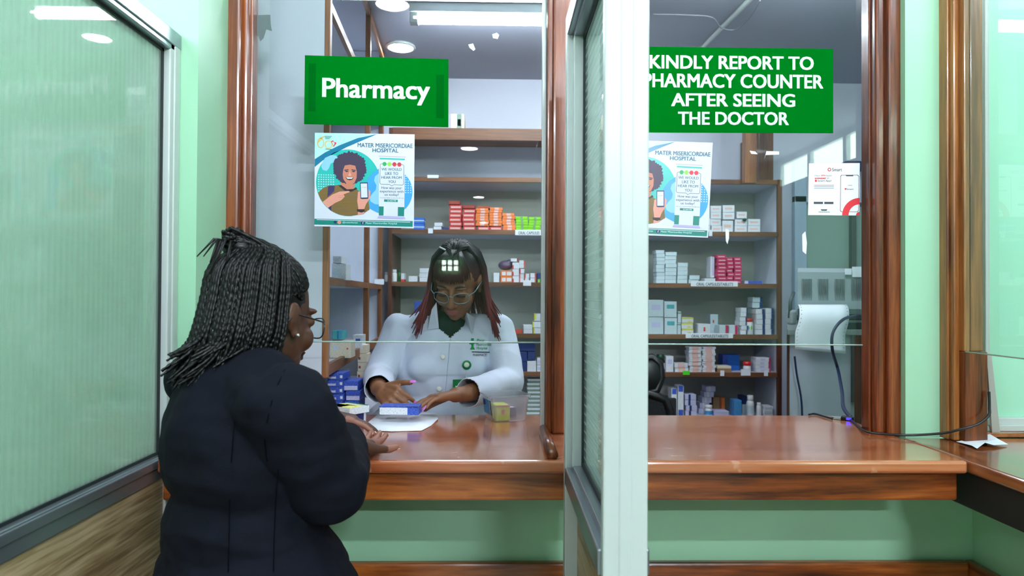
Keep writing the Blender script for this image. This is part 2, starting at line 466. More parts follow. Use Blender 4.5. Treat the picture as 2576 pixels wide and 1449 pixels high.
for k, (x, y) in enumerate(((-.2, .95), (-.2, .42), (1.75, .6), (-1.9, .7), (-2.6, -1.2), (.86, -1.2), (1.05, -3.2))):  # added fill tubes for the lobby, set where the panes don't mirror them
    tube_lamp(x - (.6, .27)[k > 4], x + (.6, .27)[k > 4], y, LOBBY_C, LOBBY_FILL_TUBE * (.3, .6, 1.2, 1.2, 3, 6, 11)[k], ['added fill tube over the customer in front of the counter', 'added fill tube in the lobby right over the camera', 'added fill tube over the right booth', 'added fill tube over the cubicle left of the screen', 'added fill tube on the far left of the lobby behind the camera', 'short added fill tube in the lobby in line with the screen post', 'short added fill tube deep in the lobby in line with the screen post'][k], 'added lobby fill tubes')

# ================================================================== WINDOWS OF THE COUNTER
ZG = P(1100, 861, YG).z                                     # lower edge of the panes
xl0, xl1 = P_(571, 1.80), P_(643, 1.855)
xm0, xm1 = P_(1375, 1.80), P_(1375, 1.80) + .085
xr0, xr1 = P_(2166, 1.855), XR0 + .002
ZT = 2.62
def pane(n, x0, x1, zb):
    g = MB().box(x0, x1, YG, YG + .006, zb, ZT)
    # mark the lower edge face with the bright edge material
    for i, fc in enumerate(g.f):
        if all(abs(g.v[k].z - zb) < 1e-5 for k in fc): g.m[i] = 1
    o = struct(f'window_{n}', g, [M_GLASS, M_GEDGE])
    MB().tube([(x0, YG + .003, zb), (x1, YG + .003, zb)], .0022, 6).build('polished_edge', M_GEDGE, o)
    return o
W1 = pane(1, xl1 - .006, xm0 + .006, ZG)
W2 = pane(2, xm1 - .006, xr0 + .006, P(1900, 867, YG).z)
# left jamb: architrave, step, inner stop
f = MB()
xa, xb = xl0, P_(603, 1.79)
f.box(xa - .004, xb, 1.772, 1.86, ZC, ZT, bevel=.006)
f.box(xb - .002, xl1 - .005, 1.792, 1.855, ZC, ZT, bevel=.006)
f.box(xl1 - .008, xl1, 1.815, 1.855, ZC, ZT, bevel=.003)
f.build('window_frame', M_WZ, W1)
f = MB()
f.box(xm0, xm0 + .016, 1.80, 1.88, ZC, ZT, bevel=.004)
f.box(xm0 + .014, xm1 - .014, 1.785, 1.90, ZC, ZT, bevel=.006)
f.box(xm1 - .016, xm1, 1.80, 1.88, ZC, ZT, bevel=.004)
f.build('centre_post', M_WZ, W1)
MB().box(xm0 - .012, xm0 - .001, YG - .012, YG + .016, ZC + .001, ZT, bevel=.002).build('glazing_channel', M_ALU, W1)
f = MB()
f.box(P_(2222, 1.80), xr1, 1.775, 1.86, ZC, ZT, bevel=.006)
f.box(xr0 + .006, P_(2222, 1.80) + .002, 1.79, 1.855, ZC, ZT, bevel=.008)
f.box(xr0, xr0 + .008, 1.815, 1.855, ZC, ZT, bevel=.003)
f.build('window_frame', M_WZ, W2)
MB().box(xl0, xr1, 1.78, 1.90, ZT - .001, ZT + .02, bevel=.004).build('window_head', M_WX, W2)
MB().box(xm0 - .012, xm0 + .001, 1.51, 1.80, ZC, ZC + .010).tube([(xm0 - .006, 1.508, ZC + .010), (xm0 - .006, 1.80, ZC + .010)], .013, 12).build('sill_bead', M_WY, W1)

# right-hand window into the booth: corner post, sash, pane running towards the viewer
XG3 = 1.173
py0 = 1.69
pz = P(2445, 885, py0).z
f = MB()
x0, x1, x2 = XR1, P_(2387, 1.73), P_(2415, 1.71)
f.box(x0, x1, 1.725, 1.80, ZC, 3.0, bevel=.004)
f.box(x1 - .001, x2, 1.71, 1.80, ZC, 3.0, bevel=.004)
W3 = struct('window_3', MB().box(XG3 - .003, XG3 + .003, .2, py0, pz, 2.9), M_GLASS)
MB().tube([(XG3, .2, pz), (XG3, py0, pz)], .0018, 6).build('polished_edge', M_GEDGE, W3)
f.build('window_frame', M_WZL, W3)
f = MB()
x3 = P_(2485, py0)
f.box(x2 - .001, x3, py0, 1.80, ZC, pz, bevel=.003)
f.build('corner_post', M_WZ, W3)
f = MB()
f.box(x2 - .001, P_(2442, py0), py0 + .002, 1.80, pz, 3.0, bevel=.003)
f.box(P_(2446, py0), P_(2478, py0), py0 + .006, 1.80, pz + .001, 3.0, bevel=.003)
f.build('sash', M_WZL, W3)
# white frame and timber ledge at the foot of the booth wall
f = MB()
a = P(2500, 1086, 1.79)
f.box(x3 - .03, 3.0, 1.772, 1.80, ZC + .012, ZC + .028, bevel=.002)
f.box(x3 - .03, 3.0, 1.782, 1.80, ZC + .026, ZC + .046, bevel=.003)
f.box(P_(2476, 1.78), P_(2487, 1.78), 1.775, 1.80, ZC + .012, 3.0, bevel=.002)
struct('trim_1', f, M_ALU)
struct('trim_2', MB().box(x3 - .005, 3.0, 1.752, 1.80, ZC + .0005, ZC + .012, bevel=.002), M_WTOPY)
# leaning white strip
q = [P(2482, 890, 1.70), P(2494, 890, 1.70), P(2516, 1088, 1.765), P(2496, 1088, 1.765)]
q[2].z = q[3].z = ZC + .012
o = MB().prism(q, (0, 1, 0), .006).build('white_strip', M_ALU)
tag(o, 'thin white plastic strip leaning behind the right corner post', 'strip')

# ================================================================== COUNTERS
XC0, XC1 = -.737, 1.045
t = empty('counter', ((XC0 + XC1) / 2, 1.8, 1.0))
tag(t, 'long varnished brown wooden service counter running below the two front panes', 'counter')
MB().box(XP0 + .002, XC1, 1.497, 2.08, ZC - .029, ZC, bevel=.007, seg=3).box(XC0, XP0 + .012, 1.497, 1.598, ZC - .029, ZC, bevel=.007, seg=3).build('worktop', M_WTOP, t)
b = MB(); b.box(XC0 + .002, P_(2408, 1.52), 1.520, 1.548, ZC - .094, ZC - .028, bevel=.005)
b.build('apron', M_WX, t)
MB().box(XC0 + .05, XC1, 1.96, 2.06, 0, ZC - .028).build('back_panel', M_WX, t)
t = empty('counter', (1.3, .7, 1.0))
tag(t, 'brown side counter at right below the glass of the side booth', 'counter')
MB().box(1.051, 1.75, .1, 1.752, ZC - .03, ZC - .001, bevel=.006, seg=3).build('worktop', M_WTOPY, t)
MB().box(1.062, 1.10, .1, 1.74, ZC - .112, ZC - .029, bevel=.004).build('apron', mat('apron_shade_black', (20, 14, 12), .6), t)  # deep shade below the worktop is put into the apron's colour
MB().box(1.36, 1.70, .1, 1.72, 0, ZC - .03).build('back_panel', M_WY, t)

# ================================================================== GLAZED SCREENS
def screen(name, label, xa, xb, xg, yfar, ynear, zb, zt, ztop, film, post, panel_m):
    t = empty(name, ((xa + xb) / 2, ynear, 0)); tag(t, label, 'screen', 'glazed aluminium screens')
    return t
# left screen: runs along the view, joins the pier
xa, xb, xg = -.795, -.745, -.766
zt = P(431, 140, 1.6).z; zb = P(411, 1131, 1.6).z
SL = tag(empty('glazed_screen', (-.77, 0.6, 0)), 'large green striped glass screen in grey aluminium frame left of the customer', 'screen', 'glazed aluminium screens')
MB().box(xg - .003, xg + .003, .16, 1.585, zb - .01, zt + .01).build('glass_pane', M_FILMV, SL)
r = MB()
r.box(xa, xb, .1, 1.60, zt, zt + .05, bevel=.003); r.box(xb - .008, xb + .004, .1, 1.60, zt + .012, zt + .046, bevel=.002)
r.build('top_rail', M_ALUG, SL)
r = MB(); r.box(xa, xb, .1, 1.60, zb - .05, zb, bevel=.003); r.box(xb - .01, xb + .004, .1, 1.60, zb - .022, zb - .003, bevel=.002)
r.build('bottom_rail', M_ALUG, SL)
r = MB(); r.box(xa, xb, 1.556, 1.60, 0, zt + .05, bevel=.003); r.box(xb - .01, xb + .003, 1.572, 1.598, .05, zt + .03, bevel=.002)
r.build('end_post', M_ALU, SL)
MB().box(xa, xb, .1, .15, 0, zt + .05, bevel=.003).build('end_post', M_ALU, SL)
g = MB(); g.box(xg - .002, xg + .006, .15, 1.56, zt - .006, zt + .001); g.box(xg - .002, xg + .006, .15, 1.56, zb, zb + .006); g.box(xg - .002, xg + .006, 1.548, 1.557, zb, zt)
g.build('gasket', M_GASK, SL)
MB().box(xa + .012, xb - .006, .15, 1.557, .05, zb - .049).build('lower_panel', M_OAK, SL)

# middle screen: seen nearly edge-on, its post faces the viewer
x0 = P_(1519, .976); x1 = P_(1632, .976); xg = (x0 + x1) / 2
zt2 = P(1465, 112, 1.515).z; zb2 = P(1461, 1154, 1.515).z
SM = tag(empty('glazed_screen', (xg, .976, 0)), 'narrow white framed glass screen seen edge-on between the two windows', 'screen', 'glazed aluminium screens')
MB().box(x0, x1, .976, .996, 0, 2.6, bevel=.003).box(x0 + .022, x1 - .022, .9745, .985, 0, 2.6, bevel=.003).build('front_post', M_ALU, SM)
p = MB(); p.box(x0 - .006, x1 + .006, 1.46, 1.497, 0, zt2 + .05, bevel=.002); p.box(x0 + .006, x1 - .006, 1.435, 1.462, zb2, zt2, bevel=.002)
p.build('rear_post', M_ALU, SM)
r = MB(); r.box(x0 - .006, x1 + .006, .99, 1.47, zt2, zt2 + .05, bevel=.003); r.box(x0 + .006, x1 - .006, .99, 1.47, zt2 - .012, zt2 + .002, bevel=.002); r.build('top_rail', M_ALUG, SM)
r = MB(); r.box(x0 - .006, x1 + .006, .99, 1.47, zb2 - .045, zb2 - .006, bevel=.003); r.box(x0 + .008, x1 - .008, .99, 1.47, zb2 - .01, zb2 + .004, bevel=.002); r.build('bottom_rail', M_ALUG, SM)
MB().box(xg - .003, xg + .003, .99, 1.44, zb2, zt2).build('glass_pane', M_FILMH, SM)
g = MB(); g.box(xg - .007, xg + .007, 1.423, 1.437, zb2, zt2); g.box(xg - .007, xg + .007, .99, 1.43, zb2 + .003, zb2 + .013); g.box(xg - .007, xg + .007, .99, 1.43, zt2 - .022, zt2 - .011)
g.build('gasket', M_GASK, SM)
MB().box(xg - .012, xg + .012, .99, 1.462, .04, zb2 - .044).build('lower_panel', M_OAK, SM)

# ================================================================== SIGNS AND POSTERS ON THE GLASS
def corner_map(tl, tr, br, bl, Y, sx, sy):
    """maps sheet coordinates (0..sx, 0..sy downwards) to the plane at depth Y through the four photo corners"""
    a, b, c, d = (P(q[0], q[1], Y) for q in (tl, tr, br, bl))
    n = Vector((0, -1, 0))
    def fn(x, y, k=0):
        u, v = x / sx, y / sy
        return (a * (1 - u) + b * u) * (1 - v) + (d * (1 - u) + c * u) * v + n * (k * .00012)
    return fn

G_SIGN = mat('sign_green', (0, 104, 24), .6, spec=.0)
G_DARK = mat('sign_green_dark', (0, 90, 22), .6, spec=.0)
M_LETTER = mat('sign_letters', (206, 212, 208), .5)
def sheet(mb, fn, sx, sy, mi=0, th=.0018):
    q = [fn(0, 0), fn(sx, 0), fn(sx, sy), fn(0, sy)]
    mb.prism(q, (0, 1, 0), th, mi)
SIGNY = YG - .002
fn = corner_map((767, 139), (1128, 149), (1128, 320), (765, 312), SIGNY, 361, 172)
s = MB(); sheet(s, fn, 361, 172)
s.poly([fn(10, 20, 1), fn(28, 20, 1), fn(28, 140, 1), fn(10, 140, 1)], 1); s.poly([fn(330, 40, 1), fn(350, 40, 1), fn(350, 150, 1), fn(330, 150, 1)], 1)
o = s.build('sign', [G_SIGN, G_DARK]); tag(o, 'green sign with one white word Pharmacy on the left pane', 'sign', 'green signs on the glass')
l = MB(); put_text(l, 'Pharmacy', 44, 315, 56, 118, 0, lambda x, y: fn(x, y, 2), bold=.026)
l.build('lettering', M_LETTER, o)
fn2 = corner_map((1604, 117), (2096, 123), (2096, 335), (1604, 333), SIGNY, 492, 214)
s = MB(); sheet(s, fn2, 492, 214)
o = s.build('sign', [G_SIGN]); tag(o, 'wide green sign of four white capital lines on the right pane', 'sign', 'green signs on the glass')
l = MB(); g2 = lambda x, y: fn2(x, y, 2)
for txt, a, b, c, d in (('KINDLY REPORT TO', 30, 443, 21, 54), ('PHARMACY COUNTER', 14, 467, 67, 101), ('AFTER SEEING', 84, 396, 116, 148), ('THE DOCTOR', 101, 380, 162, 194)):
    put_text(l, txt, a, b, c, d, 0, g2, bold=.03)
l.build('lettering', M_LETTER, o)

PM = [mat('poster_white', (212, 218, 232), .4), mat('poster_mint', (176, 226, 226), .3), mat('poster_blue', (12, 116, 152), .3),
      mat('poster_teal', (40, 182, 172), .3), mat('poster_sky', (64, 160, 220), .3), mat('poster_pale_blue', (140, 198, 240), .3),
      mat('poster_hair', (58, 44, 72), .4), mat('poster_skin', (196, 122, 98), .4), mat('poster_shirt', (136, 106, 52), .4),
      mat('poster_stripe', (84, 64, 34), .4), mat('poster_plum', (52, 40, 92), .4), mat('poster_pink', (222, 150, 132), .4),
      mat('poster_lilac', (180, 172, 220), .4), mat('poster_green', (4, 128, 116), .35), mat('poster_ink', (28, 96, 120), .4),
      mat('poster_dot_green', (40, 176, 96), .4), mat('poster_dot_lime', (150, 214, 80), .4), mat('poster_dot_red', (214, 46, 62), .4),
      mat('poster_grey', (90, 96, 120), .4), mat('poster_gold', (214, 190, 110), .3), mat('poster_navy', (30, 34, 96), .4), mat('poster_dark', (40, 24, 30), .4)]
def ell(cx, cy, rx, ry, n=40, a0=0, a1=2 * pi):
    return [(cx + rx * cos(a0 + (a1 - a0) * i / n), cy + ry * sin(a0 + (a1 - a0) * i / n)) for i in range(n if a1 - a0 > 6.2 else n + 1)]
def clip(poly, inside, cut):
    out = []
    for i, p in enumerate(poly):
        q = poly[(i + 1) % len(poly)]
        if inside(p): out.append(p)
        if inside(p) != inside(q): out.append(cut(p, q))
    return out
def poster(corners):
    fn = corner_map(*corners, SIGNY, 1352, 1290)
    m = MB(); sheet(m, fn, 1352, 1290, 0, .0008)
    K = lambda pts, mi, k: m.poly([fn(x - 60, y - 75, k) for x, y in pts], mi)
    rnd = random.Random(3)
    K([(60, 75), (890, 80), (640, 150), (400, 250), (200, 350), (62, 445)], 1, 1)
    K([(62, 440), (200, 345), (400, 240), (640, 140), (905, 80), (700, 172), (480, 272), (300, 372), (160, 462), (62, 548)], 2, 2)
    K(ell(1090, 870, 300, 318), 4, 1)
    K(ell(515, 758, 436, 460, 60), 3, 2)
    K([(930, 555), (850, 610), (780, 700), (745, 800), (800, 1000), (810, 1110), (870, 1140), (935, 1170)], 4, 3)
    K([(930, 620), (880, 660), (866, 720), (900, 790), (890, 850), (840, 905), (806, 960), (820, 1010), (880, 1045), (935, 1050)], 5, 4)
    K([(200, 420), (280, 380), (350, 385), (368, 420), (330, 470), (275, 500), (255, 560), (222, 600), (170, 585), (148, 540), (165, 480)], 5, 3)
    for y in range(655, 900, 32):
        for x in range(117, 330, 33): K(ell(x, y, 10, 7, 6), 0, 3)
        for x in range(1298, 1385, 34):
            if (x - 1090) ** 2 / 9e4 + (y - 870) ** 2 / 1.01e5 < .95: K(ell(x, y, 9, 7, 6), 0, 2)
    # man in a striped shirt
    shirt = [(108, 905), (160, 850), (230, 808), (320, 800), (400, 785), (480, 850), (600, 830), (690, 880), (760, 940), (792, 1000), (810, 1120), (740, 1165), (640, 1200), (515, 1216), (400, 1200), (285, 1150), (200, 1060), (140, 990)]
    K(shirt, 8, 4)
    for y in range(800, 1215, 17):
        c = clip(clip(shirt, lambda p: p[1] >= y, lambda p, q: (p[0] + (q[0] - p[0]) * (y - p[1]) / (q[1] - p[1]), y)), lambda p: p[1] <= y + 6, lambda p, q: (p[0] + (q[0] - p[0]) * (y + 6 - p[1]) / (q[1] - p[1]), y + 6))
        if len(c) >= 3:
            xs = [p[0] for p in c]; K([(min(xs) + 4, y), (max(xs) - 4, y + 3), (max(xs) - 4, y + 8), (min(xs) + 4, y + 5)], 9, 5)
    K([(245, 808), (335, 802), (325, 880), (235, 960)], 10, 6); K([(240, 1100), (290, 1080), (285, 1150)], 10, 6)
    K([(425, 690), (610, 690), (600, 800), (590, 850), (500, 862), (410, 800)], 7, 6)
    K([(385, 800), (420, 790), (500, 850), (590, 842), (620, 815), (640, 840), (560, 880), (480, 878)], 21, 7)
    hair = []
    for i in range(90):
        a = 2 * pi * i / 90; r = 1 + rnd.uniform(-.06, .07); hair.append((538 + 225 * r * cos(a), 562 + 228 * r * sin(a) * (1.0 if sin(a) < 0 else .92)))
    K(hair, 6, 7)
    K([(470, 520), (540, 508), (610, 522), (632, 600), (630, 690), (600, 760), (545, 790), (490, 765), (450, 710), (440, 640), (450, 570)], 7, 8)
    K([(462, 580), (520, 572), (522, 584), (465, 594)], 6, 9); K([(560, 572), (620, 582), (618, 594), (560, 586)], 6, 9)
    K(ell(495, 602, 22, 8, 12), 21, 9); K(ell(588, 602, 22, 8, 12), 21, 9)
    K([(535, 600), (560, 650), (545, 668), (515, 660)], 11, 9)
    K([(478, 680), (540, 676), (590, 680), (575, 712), (540, 724), (500, 714)], 21, 9); K([(486, 682), (584, 682), (565, 704), (508, 705)], 0, 10)
    K([(170, 1030), (300, 925), (400, 882), (520, 870), (546, 884), (455, 918), (470, 950), (425, 1000), (340, 1040), (240, 1112)], 11, 8)
    for y in (940, 962): K([(380, y), (462, y - 8), (460, y - 3), (380, y + 5)], 7, 9)
    K([(640, 1010), (650, 880), (680, 870), (700, 980), (790, 975), (796, 845), (818, 870), (815, 960), (760, 1050), (738, 1110), (735, 1180), (648, 1202), (655, 1100)], 11, 8)
    K([(636, 1120), (740, 1118), (742, 1150), (700, 1166), (640, 1152)], 21, 9)
    K([(676, 752), (780, 748), (790, 970), (684, 975)], 20, 9); K([(686, 766), (772, 763), (780, 955), (693, 960)], 0, 10)
    for i, c in enumerate((15, 16, 17, 17)): K(ell(708 + 16 * i, 818, 6, 4, 8), c, 11)
    # pull-up banner with the text
    K([(930, 390), (1285, 392), (1280, 1212), (935, 1210)], 0, 6)
    K([(928, 377), (1293, 384), (1293, 396), (928, 390)], 12, 7); K([(940, 406), (1283, 413), (1283, 434), (940, 427)], 3, 7)
    K([(935, 1075), (1280, 1080), (1278, 1205), (935, 1200)], 13, 7); K([(1002, 980), (1195, 983), (1193, 1206), (998, 1203)], 0, 8)
    K([(1005, 978), (1191, 981), (1191, 1012), (1005, 1010)], 13, 9); K([(935, 1205), (1280, 1210), (1300, 1242), (912, 1236)], 12, 8)
    def frame(pts, w, mi, k):
        for i in range(len(pts)):
            (x0, y0), (x1, y1) = pts[i], pts[(i + 1) % len(pts)]
            L = math.hypot(x1 - x0, y1 - y0); nx, ny = -(y1 - y0) / L * w, (x1 - x0) / L * w
            K([(x0 - nx, y0 - ny), (x1 - nx, y1 - ny), (x1 + nx, y1 + ny), (x0 + nx, y0 + ny)], mi, k)
    frame([(965, 488), (1252, 494), (1270, 510), (1268, 762), (1255, 776), (1135, 774), (1105, 792), (1080, 772), (962, 770), (946, 755), (948, 502)], 3, 18, 8)
    for i, c in enumerate((15, 16, 17, 17)):
        x = 1007 + 67 * i; K(ell(x, 491 + i, 28, 30, 24), c, 9)
        for dx in (-9, 9): K(ell(x + dx, 484, 3.5, 4, 6), 21 if i != 1 else 15, 10)
        s = -1 if i >= 2 else 1; K([(x - 12, 502), (x, 502 + 8 * s), (x + 12, 502), (x, 502 + 3 * s)], 21 if i != 1 else 15, 10)
    T = lambda s, x0, x1, y0, y1, mi, bold=.005, k=9: put_text(m, s, x0, x1, y0, y1, mi, lambda x, y: fn(x - 60, y - 75, k), bold)
    T('MATER MISERICORDIAE', 640, 1388, 206, 264, 14, .006); T('HOSPITAL', 842, 1196, 276, 330, 14, .006)
    T('WE WOULD', 966, 1242, 545, 582, 14); T('LIKE TO', 1016, 1194, 600, 640, 14); T('HEAR FROM', 966, 1242, 658, 694, 14); T('YOU', 1060, 1160, 714, 752, 14)
    T('How was your', 968, 1246, 800, 846, 18); T('experience with', 946, 1268, 848, 894, 18); T('us today?', 1012, 1204, 894, 938, 18)
    T('Scan your camera to have the QR code', 950, 1274, 950, 964, 18); T('SCAN ME', 1050, 1170, 986, 1005, 0, .02, 10)
    K([(58, 1262), (1398, 1268), (1395, 1347), (58, 1343)], 13, 2); K([(92, 1270), (1362, 1280), (1362, 1288), (92, 1278)], 0, 3)
    K(ell(342, 1305, 21, 20, 20), 20, 3); K(ell(398, 1305, 26, 24, 20), 11, 3); K(ell(718, 1308, 26, 24, 20), 20, 3)
    T('f', 712, 728, 1292, 1324, 0, .03, 4); T('@materkenya', 440, 648, 1292, 1322, 1, .01, 3); T('Mater Misericordiae Hospital', 756, 1182, 1294, 1326, 1, .01, 3)
    # gold anniversary numerals in the corner
    def ring(cx, cy, rx, ry, w, mi, k):
        o = ell(cx, cy, rx, ry, 28); i_ = ell(cx, cy, rx - w, ry - w, 28)
        for a in range(28): K([o[a], o[(a + 1) % 28], i_[(a + 1) % 28], i_[a]], mi, k)
    ring(140, 215, 48, 72, 13, 19, 3); ring(245, 235, 52, 58, 13, 19, 3); K([(95, 200), (150, 130), (215, 112), (170, 145), (112, 215)], 19, 3)
    K([(280, 190), (305, 175), (330, 205), (350, 200), (352, 220), (315, 268)], 17, 3); K([(292, 200), (312, 192), (330, 222), (314, 252)], 1, 4)
    for i, y in enumerate((118, 135, 152)): K([(190 + i * 6, y), (290 - i * 14, y), (290 - i * 14, y + 8), (190 + i * 6, y + 8)], 13, 3)
    K([(205, 292), (300, 298), (300, 308), (205, 302)], 13, 3)
    return m.mesh('poster', PM)
o = link('poster', poster(((792, 334), (1043, 338), (1041, 574), (791, 569))))
tag(o, 'square hospital feedback poster directly below the one-word Pharmacy sign', 'poster', 'hospital feedback posters')
o = link('poster', poster(((1541, 351), (1793, 359), (1781, 598), (1535, 588))))
tag(o, 'square hospital feedback poster half hidden by the white screen post', 'poster', 'hospital feedback posters')

# small app leaflet on the right pane
fn3 = corner_map((2035, 411), (2163, 410), (2162, 542), (2033, 541), SIGNY, 1000, 1020)
RED = mat('leaflet_red', (222, 36, 52), .4); LGREY = mat('leaflet_grey', (150, 154, 164), .5); LINK = mat('leaflet_ink', (60, 62, 72), .5)
m = MB(); sheet(m, fn3, 1000, 1020, 0, .0008)
LS = [mat('leaflet_white', (236, 240, 248), .35), RED, LGREY, LINK]
K = lambda pts, mi, k: m.poly([fn3(x, y, k) for x, y in pts], mi)
T = lambda s, x0, x1, y0, y1, mi, b=.012, k=4: put_text(m, s, x0, x1, y0, y1, mi, lambda x, y: fn3(x, y, k), b)
T('Smart', 455, 650, 95, 160, 3); K(ell(402, 125, 36, 36, 20), 1, 2); K(ell(402, 125, 20, 20, 16), 0, 3)
T('Have', 115, 225, 225, 260, 2); T('you', 240, 325, 225, 265, 1, .02); T('been', 340, 450, 225, 260, 2); T('activated', 115, 330, 272, 312, 1, .025); T('on', 350, 395, 280, 310, 2)
T('Smart App?', 175, 445, 328, 372, 3); K(ell(140, 345, 22, 22, 14), 1, 2)
for y in (425, 455, 485): K([(105, y), (495, y), (495, y + 13), (105, y + 13)], 2, 2)
for x in (105, 310): K([(x, 758), (x + 180, 758), (x + 180, 802), (x, 802)], 3, 2)
K([(240, 905), (375, 905), (355, 935), (260, 935)], 3, 2); K([(200, 950), (420, 950), (420, 968), (200, 968)], 2, 2)
ph = [(640, 230), (960, 230), (985, 255), (985, 930), (960, 955), (640, 955), (620, 930), (620, 255)]
K(ph, 3, 2); K([((x - 802) * .95 + 802, (y - 592) * .975 + 592) for x, y in ph], 0, 3)
K([(720, 236), (880, 236), (865, 258), (735, 258)], 3, 4); T('Smart', 740, 880, 490, 525, 3); K(ell(722, 505, 18, 18, 12), 1, 4); K([(770, 430), (850, 430), (850, 442), (770, 442)], 2, 4)
K([(1000 - 340 * sin(a) * 1.0, 1020 - 340 * cos(a)) for a in [i * pi / 2 / 20 for i in range(21)]] + [(1000 - 215 * sin(a), 1020 - 215 * cos(a)) for a in [i * pi / 2 / 20 for i in range(20, -1, -1)]], 1, 5)
K([(1000, 1020), (1000, 950)] + [(1000 - 70 * sin(a), 1020 - 70 * cos(a)) for a in [i * pi / 2 / 8 for i in range(9)]], 1, 5)
o = m.build('leaflet', LS); tag(o, 'small white app leaflet with a red arc at the right pane edge', 'leaflet')
# scraps of old tape and paper still stuck on the panes
def scrap(pts, label, m=None, Y=YG - .0004):
    o = MB().prism([P(x, y, Y) for x, y in pts], (0, 1, 0), .0004).build('tape_scrap', m or M_PAPER)
    tag(o, label, 'tape', 'old tape scraps on the glass')
scrap([(1178, 112), (1190, 109), (1196, 124), (1191, 128), (1181, 120)], 'torn white paper scrap on the left pane above the Pharmacy sign, lower of two')
scrap([(1238, 86), (1250, 82), (1256, 88), (1252, 98), (1240, 96)], 'torn white paper scrap on the left pane just under the tube light, higher of two')
scrap([(1825, 576), (1834, 578), (1834, 600), (1830, 614), (1826, 606)], 'narrow pale tape strip on the right pane right of the half hidden poster')
scrap([(1928, 380), (1960, 381), (1960, 389), (1926, 390), (1923, 400)], 'torn pale tape scrap on the right pane under the wide sign')
scrap([(1886, 379), (1900, 381), (1906, 388), (1890, 387)], 'tiny curled tape scrap under the wide green sign, left of a longer one')
scrap([(2018, 590), (2026, 582), (2030, 610), (2028, 640), (2019, 632)], 'slim white tape strip on the right pane above the printer')
TAPE = mat('old_tape', (96, 112, 112), .3)
scrap([(645, 38), (680, 37), (681, 60), (684, 78), (670, 74), (663, 96), (655, 104), (650, 92), (645, 84)], 'grey crumpled tape at the top left corner of the left pane', TAPE)
# ================================================================== DISPENSARY FURNITURE
YS = 3.60                                   # front of the back shelves
def zs(py, px=1300): return P(px, py, YS).z
SX0, SX1 = P_(985, YS), P_(1957, YS)
SHZ = {'box': 2.385, 'top': zs(446), 'cap': zs(578), 'head': zs(709), 'waist': zs(838), 'low': zs(934), 'foot': zs(1047)}
t = empty('shelving_unit', ((SX0 + SX1) / 2, 3.75, 0))
tag(t, 'long brown shelving unit across the back wall full of medicine boxes', 'shelf')
for k in ('cap', 'head', 'waist', 'low', 'foot'):
    MB().box(SX0, SX1, YS, 3.95, SHZ[k] - .024, SHZ[k] - .004, 0).box(SX0, SX1, YS - .004, YS + .012, SHZ[k] - .026, SHZ[k] - .002, 1).build('shelf', [M_WHITE, M_SH], t)
MB().box(SX0, SX1, YS, 3.95, SHZ['top'] - .024, SHZ['top'] - .004, 0).box(SX0, SX1, YS - .004, YS + .012, SHZ['top'] - .026, SHZ['top'] - .002, 1).build('shelf', [M_WHITE, M_SH], t)
xe = P_(1560, YS)
MB().box(SX0, xe, YS, 3.95, SHZ['box'] - .02, SHZ['box'], 0).box(SX0, xe, YS - .006, YS + .012, SHZ['box'] - .062, SHZ['box'], 1).build('shelf', [M_SH, M_SH], t)
MB().box(SX0, SX1, 3.935, 3.95, .1, SHZ['top']).build('back_panel', M_BACK, t)
MB().box(SX0 - .02, SX0, YS, 3.95, 0, 2.385, 0).build('side_panel', M_SHZ, t)
MB().box(SX1, SX1 + .004, YS + .01, 3.95, 0, SHZ['top'], 1).box(SX1 - .004, SX1 + .02, YS - .004, YS + .012, 0, SHZ['top'], 0).build('side_panel', [M_SHZ, M_WHITE], t)
MB().box(P_(1480, YS), P_(1480, YS) + .02, YS, 3.94, .1, SHZ['top']).build('divider', M_SHZ, t)
# timber upright and panel above the right end of the shelves
a, b = P_(1870, 3.56), P_(1900, 3.56)
o = MB().box(a, b, 3.54, 3.585, P(1880, 462, 3.56).z, DISP_C - .002, bevel=.003).build('timber_upright', M_CABZ)
tag(o, 'pale timber upright fixed in front of the top right end of the shelves', 'upright')
o = MB().box(P_(1901, 3.7), SX1, 3.66, 3.94, SHZ['top'] + .001, 2.40, bevel=.003).build('timber_cupboard', M_SHZ)
tag(o, 'dark brown timber cupboard on the right end of the shelves below the wide sign', 'cupboard')

# ---- cabinet along the left wall, front edge running away from the glass
YC0, YC1 = 2.05, 3.52
def xc(y): return -.512 - .058 * (y - YC0)
cz0, czm, czt, czc = 1.255, P(829, 706, YC0).z, 2.385, 2.72
t = empty('wall_cabinet', (-.7, 2.8, cz0)); tag(t, 'tall white wall cabinet with brown edged open front on the left side', 'cabinet')
MB().box(-.895, xc(YC0) - .012, YC0, YC0 + .018, cz0, DISP_C - .002, bevel=.002).build('end_panel', M_WHITE, t)
MB().box(-.899, -.880, YC0 + .018, YC1, cz0, DISP_C - .002).build('back_panel', M_WHITE, t)
def rail(z0, z1, y0=YC0 + .02, y1=YC1, d=.014):
    return MB().prism([(xc(y0) - d, y0, z0), (xc(y0), y0, z0), (xc(y1), y1, z0), (xc(y1) - d, y1, z0)], (0, 0, 1), z1 - z0)
rail(cz0, cz0 + .034).build('bottom_rail', M_CABY, t)
rail(czm - .012, czm + .012).build('shelf_edge', M_CABY, t)
rail(czt - .014, czt + .014).build('shelf_edge', M_CABY, t)
rail(czc, czc + .034).build('top_rail', M_CABY, t)
for z, n in ((cz0 + .018, 'bottom_board'), (czm, 'shelf'), (czt, 'shelf')):
    MB().prism([(-.88, YC0 + .018, z - .008), (xc(YC0) - .014, YC0 + .018, z - .008), (xc(YC1) - .014, YC1, z - .008), (-.88, YC1, z - .008)], (0, 0, 1), .016).build(n, M_WHITE, t)
x = xc(YC0)
